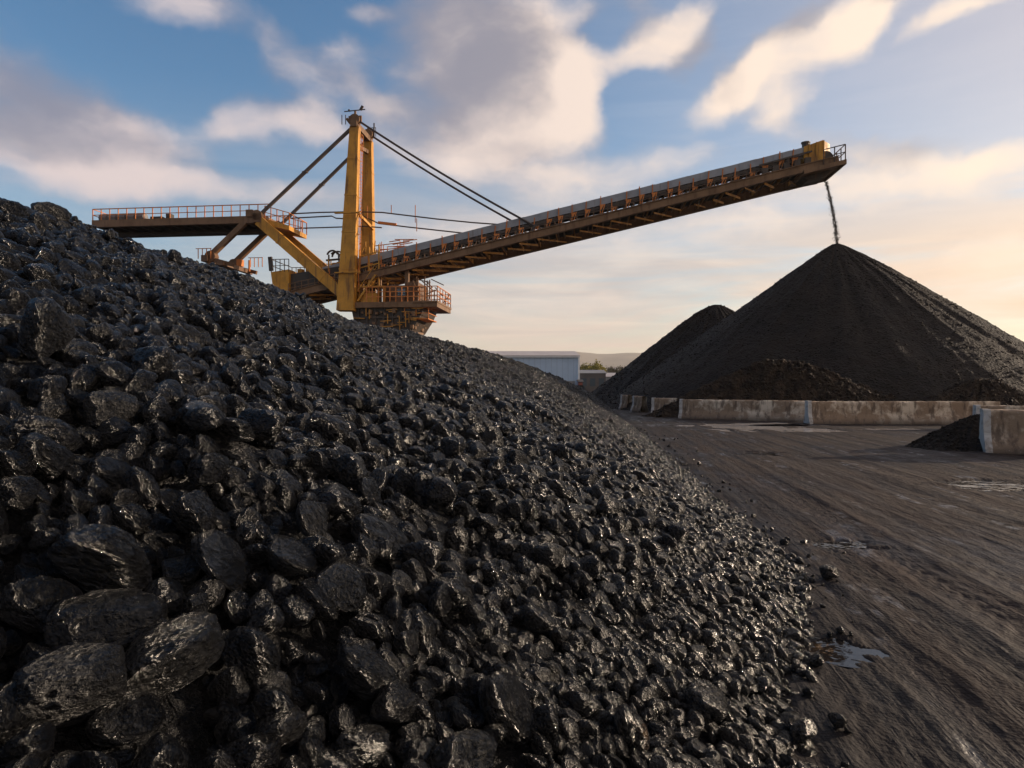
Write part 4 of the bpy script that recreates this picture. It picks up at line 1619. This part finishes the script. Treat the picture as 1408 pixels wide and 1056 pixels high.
# long hoses slung from the rear node past the mast to the boom
for pts_, vv_ in (([(398, 294), (440, 292), (490, 291), (525, 292), (600, 301), (650, 306), (692, 309)], -1.25),
                  ([(400, 300), (456, 297), (462, 300), (480, 301), (500, 297), (520, 307), (560, 312), (642, 321)], -.6),
                  ([(402, 314), (440, 313), (500, 311), (525, 313)], 1.25)):
    b = MB()
    b.tube([Lp(x_, y_, vv_) for (x_, y_) in pts_], .055, 6)
    b.build('slung_hose', M['tie'], st)
b = MB()
for (px_, y0, y1) in ((571, 282, 306), (538, 282, 293), (505, 283, 300), (573, 300, 318)):
    p_, q_ = Lp(px_, y0, -.9), Lp(px_, y1, -.9)
    b.beam(p_, q_, .05, .05)
b.beam(Lp(520, 306, -.6), Lp(545, 309, -.6), .2, .2)
b.build('hose_bracket', M['rail'], st)

# cluster of pipes and a sheave behind the mast
b = MB()
c_ = Lp(457, 352, -.3)
for kk_, rr_, t0_, t1_ in ((0, .44, .3, 2.9), (.25, .36, -.2, 2.6), (.5, .46, .2, 3.1), (.8, .28, -.5, 2.2)):
    ring = [c_ + V(math.cos(t) * rr_ + kk_ * .5, kk_, math.sin(t) * rr_) for t in [t0_ + (t1_ - t0_) * i / 16 for i in range(17)]]
    b.tube(ring, .075, 6)
b.beam(c_ - V(.3, 0, 1.2), c_ + V(-.3, 0, .1), .1, .1)
b.beam(c_ - V(-.6, 0, 1.2), c_ + V(.5, 0, .2), .1, .1)
b.beam(c_ + V(-.6, .2, -.3), c_ + V(.9, .2, -.2), .12, .14)
b.build('hose_loop', M['dark_steel'], st)
b = MB()
rr = random.Random(5)
for i in range(30):
    px_, py_ = rr.uniform(522, 558), rr.uniform(329, 350)
    p_ = Lp(px_, py_, rr.uniform(0, 1.4))
    if rr.random() < .5:
        b.beam(p_, p_ + V(rr.uniform(.6, 1.6), 0, rr.uniform(-.1, .25)), .06, .06)
    else:
        b.beam(p_, V(p_.x + rr.uniform(-.1, .1), p_.y, bz(p_.x) - .6), .05, .05)
for y_ in (333, 340, 347):
    b.beam(Lp(516, y_ + 5, .8), Lp(562, y_ - 1, .8), .06, .06)
b.build('pipe_rack', M['rail'], st)
b = MB()
for i in range(18):
    px_ = 497 + rr.uniform(0, 24)
    p_ = Lp(px_, rr.uniform(345, 372), rr.uniform(-.3, .8))
    b.beam(p_, p_ + V(rr.uniform(-.2, .5), 0, rr.uniform(.4, 1.1)), .06, .06)
b.build('access_ladder', M['yellow'], st)

# machinery deck, house and slewing part under the mast
zd = Lp(560, 415, -2.4).z
D0, D1 = Lp(470, 415, -2.6).x, Lp(601, 415, -2.6).x
b = MB()
b.box((D0, -2.6, zd - .42), (D1, 2.6, zd))
b.box((D1 - 1.9, -2.7, zd - .1), (D1 + .05, 2.7, zd + .05))
deck = b.build('machinery_deck', M['girder'], st)
b = MB()
for v in (-2.55, 2.55):
    n_ = 13
    for i in range(n_):
        u = 1.5 + (D1 - 1.5) * i / (n_ - 1)
        b.beam(V(u, v, zd), V(u, v, zd + 1.15), .06, .06)
    for d in (.4, .78, 1.15):
        b.beam(V(1.5, v, zd + d), V(D1, v, zd + d), .055, .055)
for i in range(6):
    v = -2.55 + 5.1 * i / 5
    b.beam(V(D1, v, zd), V(D1, v, zd + 1.15), .06, .06)
for d in (.4, .78, 1.15):
    b.beam(V(D1, -2.55, zd + d), V(D1, 2.55, zd + d), .055, .055)
b.build('railing', M['rail'], deck)
b = MB()
h0, h1 = Lp(528, 400, -1.9).x, Lp(572, 400, -1.9).x
b.box((h0, -1.9, zd), (h1 - .9, 1.9, zd + 1.35))
b.box((h1 - .85, -1.7, zd), (h1 + .1, 1.7, zd + 1.62))
b.box((h0 + .3, -2.0, zd + .3), (h0 + .9, -1.9, zd + 1.0))
hs = b.build('machinery_house', M['house'], deck)
b = MB()
b.box((h0 + 1.1, -1.96, zd + .55), (h0 + 1.7, -1.9, zd + 1.1))
b.build('window', M['glass'], hs)
b = MB()
b.box((Lp(497, 400, -2).x, -2.2, zd), (Lp(497, 400, -2).x + 1.3, -1.2, zd + .75))
b.box((Lp(497, 400, -2).x, -2.25, zd + 1.15), (Lp(497, 400, -2).x + 1.9, -2.05, zd + 1.3))
b.box((Lp(497, 400, -2).x + 1.75, -2.25, zd), (Lp(497, 400, -2).x + 1.95, -2.05, zd + 1.15))
b.build('drive_frame', M['yellow'], deck)
b = MB()
fu0, fu1 = .75, 2.3
for v in (-2.0, .3):
    for u in (fu0, (fu0 + fu1) / 2, fu1):
        b.beam(V(u, v, zd), V(u, v, bz(u) + .55), .09, .09)
    for d in (.25, 1.0, 1.9):
        b.beam(V(fu0, v, bz(fu0) - 1.9 + d), V(fu1, v, bz(fu1) - 1.9 + d), .08, .08)
for i in range(9):
    t = i / 8
    b.beam(V(fu0 + 1.4 * t, -2.45, zd + .1 + 2.0 * t), V(fu0 + 1.4 * t, -1.9, zd + .1 + 2.0 * t), .12, .03)
for v in (-2.45, -1.9):
    b.beam(V(fu0, v, zd + .1), V(fu0 + 1.4, v, zd + 2.1), .05, .14)
    b.beam(V(fu0, v, zd + .9), V(fu0 + 1.4, v, zd + 2.9), .04, .04)
b.build('access_stair', M['yellow'], deck)
b = MB()
rq = random.Random(31)
for i in range(22):
    u = Tm - 2.4 + rq.uniform(0, 2.2)
    zz = Lp(455, 372, -1.6).z + rq.uniform(-.2, .9)
    v = rq.uniform(-1.8, 1.2)
    if i % 3 == 0:
        b.box((u, v, zz - .15), (u + rq.uniform(.15, .4), v + .3, zz + rq.uniform(.1, .3)))
    elif i % 3 == 1:
        b.beam(V(u, v, zz - .6), V(u, v, zz + .35), .07, .07)
    else:
        b.beam(V(u, v, zz), V(u + rq.uniform(.4, .9), v, zz + rq.uniform(-.1, .2)), .07, .07)
b.build('tail_equipment', M['yellow'], st)
b = MB()
rr = random.Random(9)
for i in range(34):
    u, v = rr.uniform(h0 - .5, D1 - .3), rr.uniform(-2.3, 2.2)
    z0_ = zd + rr.uniform(0, .4)
    if i % 2:
        b.beam(V(u, v, z0_), V(u, v, zd + rr.uniform(1.0, 2.3)), .08, .08)
    else:
        b.beam(V(u, v, zd + rr.uniform(.4, 1.9)), V(u + rr.uniform(.5, 1.4), v + rr.uniform(-.3, .3), zd + rr.uniform(.4, 2.0)), .07, .07)
b.build('pipework', M['house'], deck)
b = MB()
for u in (.8, 2.2, 4.4):
    for v in (-1.5, 1.5):
        b.beam(V(u, v, zd), V(u, v, bz(u) - 1.75), .3, .3)
b.build('boom_support', M['girder'], deck)
uc = Lp(545, 430, -2).x - .6
zc = Lp(583, 455, -2).z
b = MB()
b.plate([V(D0 + .6, -2.2, zd - .43), V(D1 - 1.1, -2.2, zd - .43), V(D1 - 1.4, -2.2, zd - 1.1), V(D1 - 2.1, -2.2, zc), V(D0 + 1.0, -2.2, zc)], V(0, 4.4, 0))
for i in range(7):
    u = D0 + 1.2 + i * (D1 - D0 - 3.4) / 6
    b.beam(V(u, -2.26, zd - .45), V(u, -2.26, zc), .14, .12)
b.beam(V(D0 + .9, -2.28, zd - 1.15), V(D1 - 1.4, -2.28, zd - 1.15), .14, .16)
b.build('slewing_body', M['dark_steel'], st)
b = MB()
for i in range(20):
    z_ = rr.uniform(zc + .15, zd - .5)
    u = rr.uniform(D0 + 1, D1 - 1.1 - .75 * (zd - z_) / (zd - zc))
    s_ = rr.uniform(.05, .13)
    b.box((u - s_, -2.36 - s_ * .8, z_ - s_ * rr.uniform(.8, 2.2)), (u + s_, -2.2, z_ + s_ * .9))
for i in range(18):
    z_ = rr.uniform(zc + .1, zd - .6)
    v_ = rr.uniform(-2.1, 1.8)
    u = D1 - 1.3 - .8 * (zd - z_) / (zd - zc)
    s_ = rr.uniform(.08, .2)
    b.box((u - .3, v_ - s_, z_ - s_), (u + .12, v_ + s_, z_ + s_))
b.build('junction_box', M['girder'], st)
b = MB()
for i in range(26):
    z_ = rr.uniform(zc + .1, zd - .5)
    u = rr.uniform(D0 + .8, D1 - 1.6 - .5 * (zd - z_) / (zd - zc))
    if i % 3:
        b.beam(V(u, -2.42, z_), V(u + rr.uniform(.4, 1.1), -2.42, z_ + rr.uniform(-.05, .05)), .06, .06)
    else:
        b.beam(V(u, -2.45, z_ - .4), V(u, -2.45, z_ + .35), .06, .06)
b.build('pipework', M['girder_orange'], st)
b = MB()
zl = zd - 1.25
b.box((D1 - 2.6, -2.3, zl - .08), (D1 - .75, .6, zl))
for d in (.4, .8):
    b.beam(V(D1 - 2.6, -2.3, zl + d), V(D1 - .75, -2.3, zl + d), .05, .05)
    b.beam(V(D1 - .75, -2.3, zl + d), V(D1 - .75, .6, zl + d), .05, .05)
for u in (D1 - 2.6, D1 - 1.7, D1 - .75):
    b.beam(V(u, -2.3, zl), V(u, -2.3, zd - .3), .06, .06)
b.build('service_platform', M['rail'], st)
b = MB()
b.tube([V(uc, 0, zc), V(uc, 0, 4.2)], 2.2, 20)
b.box((uc - 4, -3.5, 3.2), (uc + 4, 3.5, 4.2))
b.build('portal', M['girder'], st)
for su in (-1, 1):
    for sv in (-1, 1):
        b = MB()
        b.beam(V(uc + su * 3.6, sv * 3.1, 3.2), V(uc + su * 4.4, sv * 3.6, .9), .8, .7)
        b.box((uc + su * 4.4 - 1.6, sv * 3.6 - .4, .45), (uc + su * 4.4 + 1.6, sv * 3.6 + .4, 1.0))
        for w_ in (-1.1, 0, 1.1):
            b.tube([V(uc + su * 4.4 + w_, sv * 3.6 - .2, .32), V(uc + su * 4.4 + w_, sv * 3.6 + .2, .32)], .36, 14)
        b.build('leg', M['girder'], st)

# ------------------------------------------------------------------ coal falling from the head
r_ = np.random.default_rng(21)
n = 5200
t = r_.random(n)
p0, p1 = at(1136, 250, HY), at(1151, 337, HY)
tt = t ** 1.0
P = np.stack([p0.x + (p1.x - p0.x) * (1 - (1 - tt) ** 1.5), np.full(n, HY), p0.z + (p1.z - p0.z) * tt], -1)
w = .042 + .014 * np.sin(t * 31) + .03 * t + .05 * r_.random(n) ** 6
P[:, 0] += r_.normal(0, 1, n) * w * .95
P[:, 1] += r_.normal(0, 1, n) * w * 1.3
lv, lf = scatter_lumps(P, .016 + .06 * r_.random(n) ** 3, 1, r_)
o = obj('falling_coal', mesh_np('falling_coal', lv, lf, M['coal_brown']))
tag(o, 'thin stream of coal falling from the boom head onto the cone tip', 'falling coal', kind='stuff')

# ------------------------------------------------------------------ far buildings and trees
WY = 120.0
wx1, wx0 = at(795, 528, WY).x, at(560, 528, WY).x
ze = at(795, 489.5, WY).z
zr = at(720, 484.5, WY + 9).z
ware = empty('warehouse', ((wx0 + wx1) / 2, WY, 0))
hw = (wx1 - wx0) / 2
b = MB()
b.plate([V(-hw, 0, -.1), V(-hw, 0, ze), V(-hw, 9, zr), V(-hw, 18, ze), V(-hw, 18, -.1)], V(2 * hw, 0, 0))
b.build('wall', M['cladding'], ware)
b = MB()
for s in (0, 1):
    a_, b__ = (V(-hw - .3, -.35, ze - .02), V(-hw - .3, 9, zr + .12)) if s == 0 else (V(-hw - .3, 18.35, ze - .02), V(-hw - .3, 9, zr + .12))
    b.plate([a_, b__, b__ + V(0, 0, .12), a_ + V(0, 0, .12)], V(2 * hw + .6, 0, 0))
b.build('roof', M['roof'], ware)
b = MB()
b.box((hw - .05, -.3, -.1), (hw + .25, -.05, ze))
b.box((-hw, -.42, ze - .25), (hw + .3, -.16, ze - .08))
b.build('corner_trim', M['trim'], ware)
b = MB()
b.box((hw - 2.6, -.12, 0), (hw - .6, -.03, 2.3))
b.build('door', M['shed_grey'], ware)
tag(ware, 'pale blue metal-clad warehouse with shallow roof rising behind the pile crest', 'warehouse')


def shed(name, label, px0, px1, py_top, Y, dep, m, roofm, rise=.6, cat='shed'):
    a_, c_ = at(px0, py_top, Y), at(px1, py_top, Y)
    root = empty(name, ((a_.x + c_.x) / 2, Y, 0))
    h_ = (c_.x - a_.x) / 2
    z_ = a_.z - rise
    b = MB()
    b.plate([V(-h_, 0, -.1), V(-h_, 0, z_), V(-h_, dep / 2, z_ + rise), V(-h_, dep, z_), V(-h_, dep, -.1)], V(2 * h_, 0, 0))
    b.build('wall', m, root)
    b = MB()
    for y0_ in (-.2, dep + .2):
        a1, b1 = V(-h_ - .2, y0_, z_ - .02), V(-h_ - .2, dep / 2, z_ + rise + .05)
        b.plate([a1, b1, b1 + V(0, 0, .1), a1 + V(0, 0, .1)], V(2 * h_ + .4, 0, 0))
    b.build('roof', roofm, root)
    b = MB()
    for i in range(3):
        x_ = -h_ + 2 * h_ * (i + .5) / 3
        b.box((x_ - .5, -.06, z_ * .35), (x_ + .5, -.01, z_ * .75))
    b.build('window', M['glass'], root)
    tag(root, label, cat)
    return root


shed('low_shed', 'dark low shed to the right of the blue warehouse', 797, 833, 509, 130, 9, M['shed_dark'], M['shed_grey'])
shed('grey_shed', 'grey low shed between the dark shed and the cone foot', 832, 878, 513, 145, 9, M['shed_grey'], M['roof'], .8)
shed('red_shed', 'small red hut at the foot of the warehouse corner', 796, 801, 523, 118, 3, M['shed_red'], M['shed_dark'], .3)
shed('far_hall', 'long pale-roofed hall in the distance beside the cone', 845, 900, 505, 260, 20, M['shed_grey'], M['roof'], 1.6)


def tree(px, py_top, Y, w, label, m, seed):
    top = at(px, py_top, Y)
    root = empty('leafy_tree', (top.x, Y, 0))
    r = random.Random(seed)
    H = top.z
    b = MB()
    b.tube([V(0, 0, -.1), V(.1, 0, H * .3), V(0, .1, H * .6), V(.1, 0, H * .85)], .28, 7, .06)
    for i in range(9):
        t_ = r.uniform(0, 6.28)
        z_ = H * r.uniform(.3, .7)
        b.tube([V(0, 0, z_), V(math.cos(t_) * w * .3, math.sin(t_) * w * .3, z_ + H * .16)], .09, 5, .02)
    b.build('trunk', M['bark'], root)
    g = np.random.default_rng(seed)
    n = 2600
    nc = 20
    cc = g.normal(size=(nc, 3))
    cc /= np.linalg.norm(cc, axis=1, keepdims=True)
    cc *= g.uniform(.35, .8, (nc, 1))
    ci = g.integers(0, nc, n)
    P = cc[ci] + g.normal(0, .19, (n, 3))
    P = P * np.array([w / 2, w / 2, H * .36]) + np.array([0, 0, H * .62])
    s = g.uniform(.14, .34, n)
    d1 = g.normal(size=(n, 3))
    d1 /= np.linalg.norm(d1, axis=1, keepdims=True)
    d2 = np.cross(d1, g.normal(size=(n, 3)))
    d2 /= np.linalg.norm(d2, axis=1, keepdims=True)
    vs = np.stack([P + d1 * s[:, None], P + d2 * s[:, None] * .6, P - d1 * s[:, None], P - d2 * s[:, None] * .6], 1).reshape(-1, 3)
    fs = np.arange(n * 4).reshape(-1, 4)
    obj('crown', mesh_np('crown', vs, fs, m, False), root)
    tag(root, label, 'tree', 'trees beyond the sheds')


tree(815, 496, 170, 5.4, 'tallest yellow-green tree just right of the warehouse corner', M['leaf'], 1)
tree(804, 500, 180, 4.2, 'shorter yellow-green tree hugging the warehouse corner', M['leaf'], 2)
tree(826, 503, 190, 4.0, 'small olive tree right of the tallest yellow-green tree', M['leaf'], 3)
tree(842, 502, 230, 7.5, 'brownish tree over the grey shed', M['leaf_dark'], 4)
tree(856, 504, 240, 7.0, 'dull brown tree between the grey shed and the cone slope', M['leaf_dark'], 5)
tree(868, 505, 250, 7.0, 'dull tree closest to the cone slope', M['leaf_dark'], 6)


# ------------------------------------------------------------------ air
def build_haze():
    m = bpy.data.materials.new('haze_air')
    m.use_nodes = True
    m.node_tree.nodes.clear()
    k = NT(m.node_tree)
    out = k.n('ShaderNodeOutputMaterial')
    pv = k.n('ShaderNodeVolumePrincipled', {'Color': (0.95, 0.90, 0.86, 1), 'Density': 0.00012, 'Anisotropy': 0.3})
    k.put(out.inputs['Volume'], pv.outputs[0])
    b = MB()
    b.box((-6200, -400, -3.0), (6200, 5200, 260))
    o = b.build('haze', m)
    tag(o, kind='stuff')


build_haze()
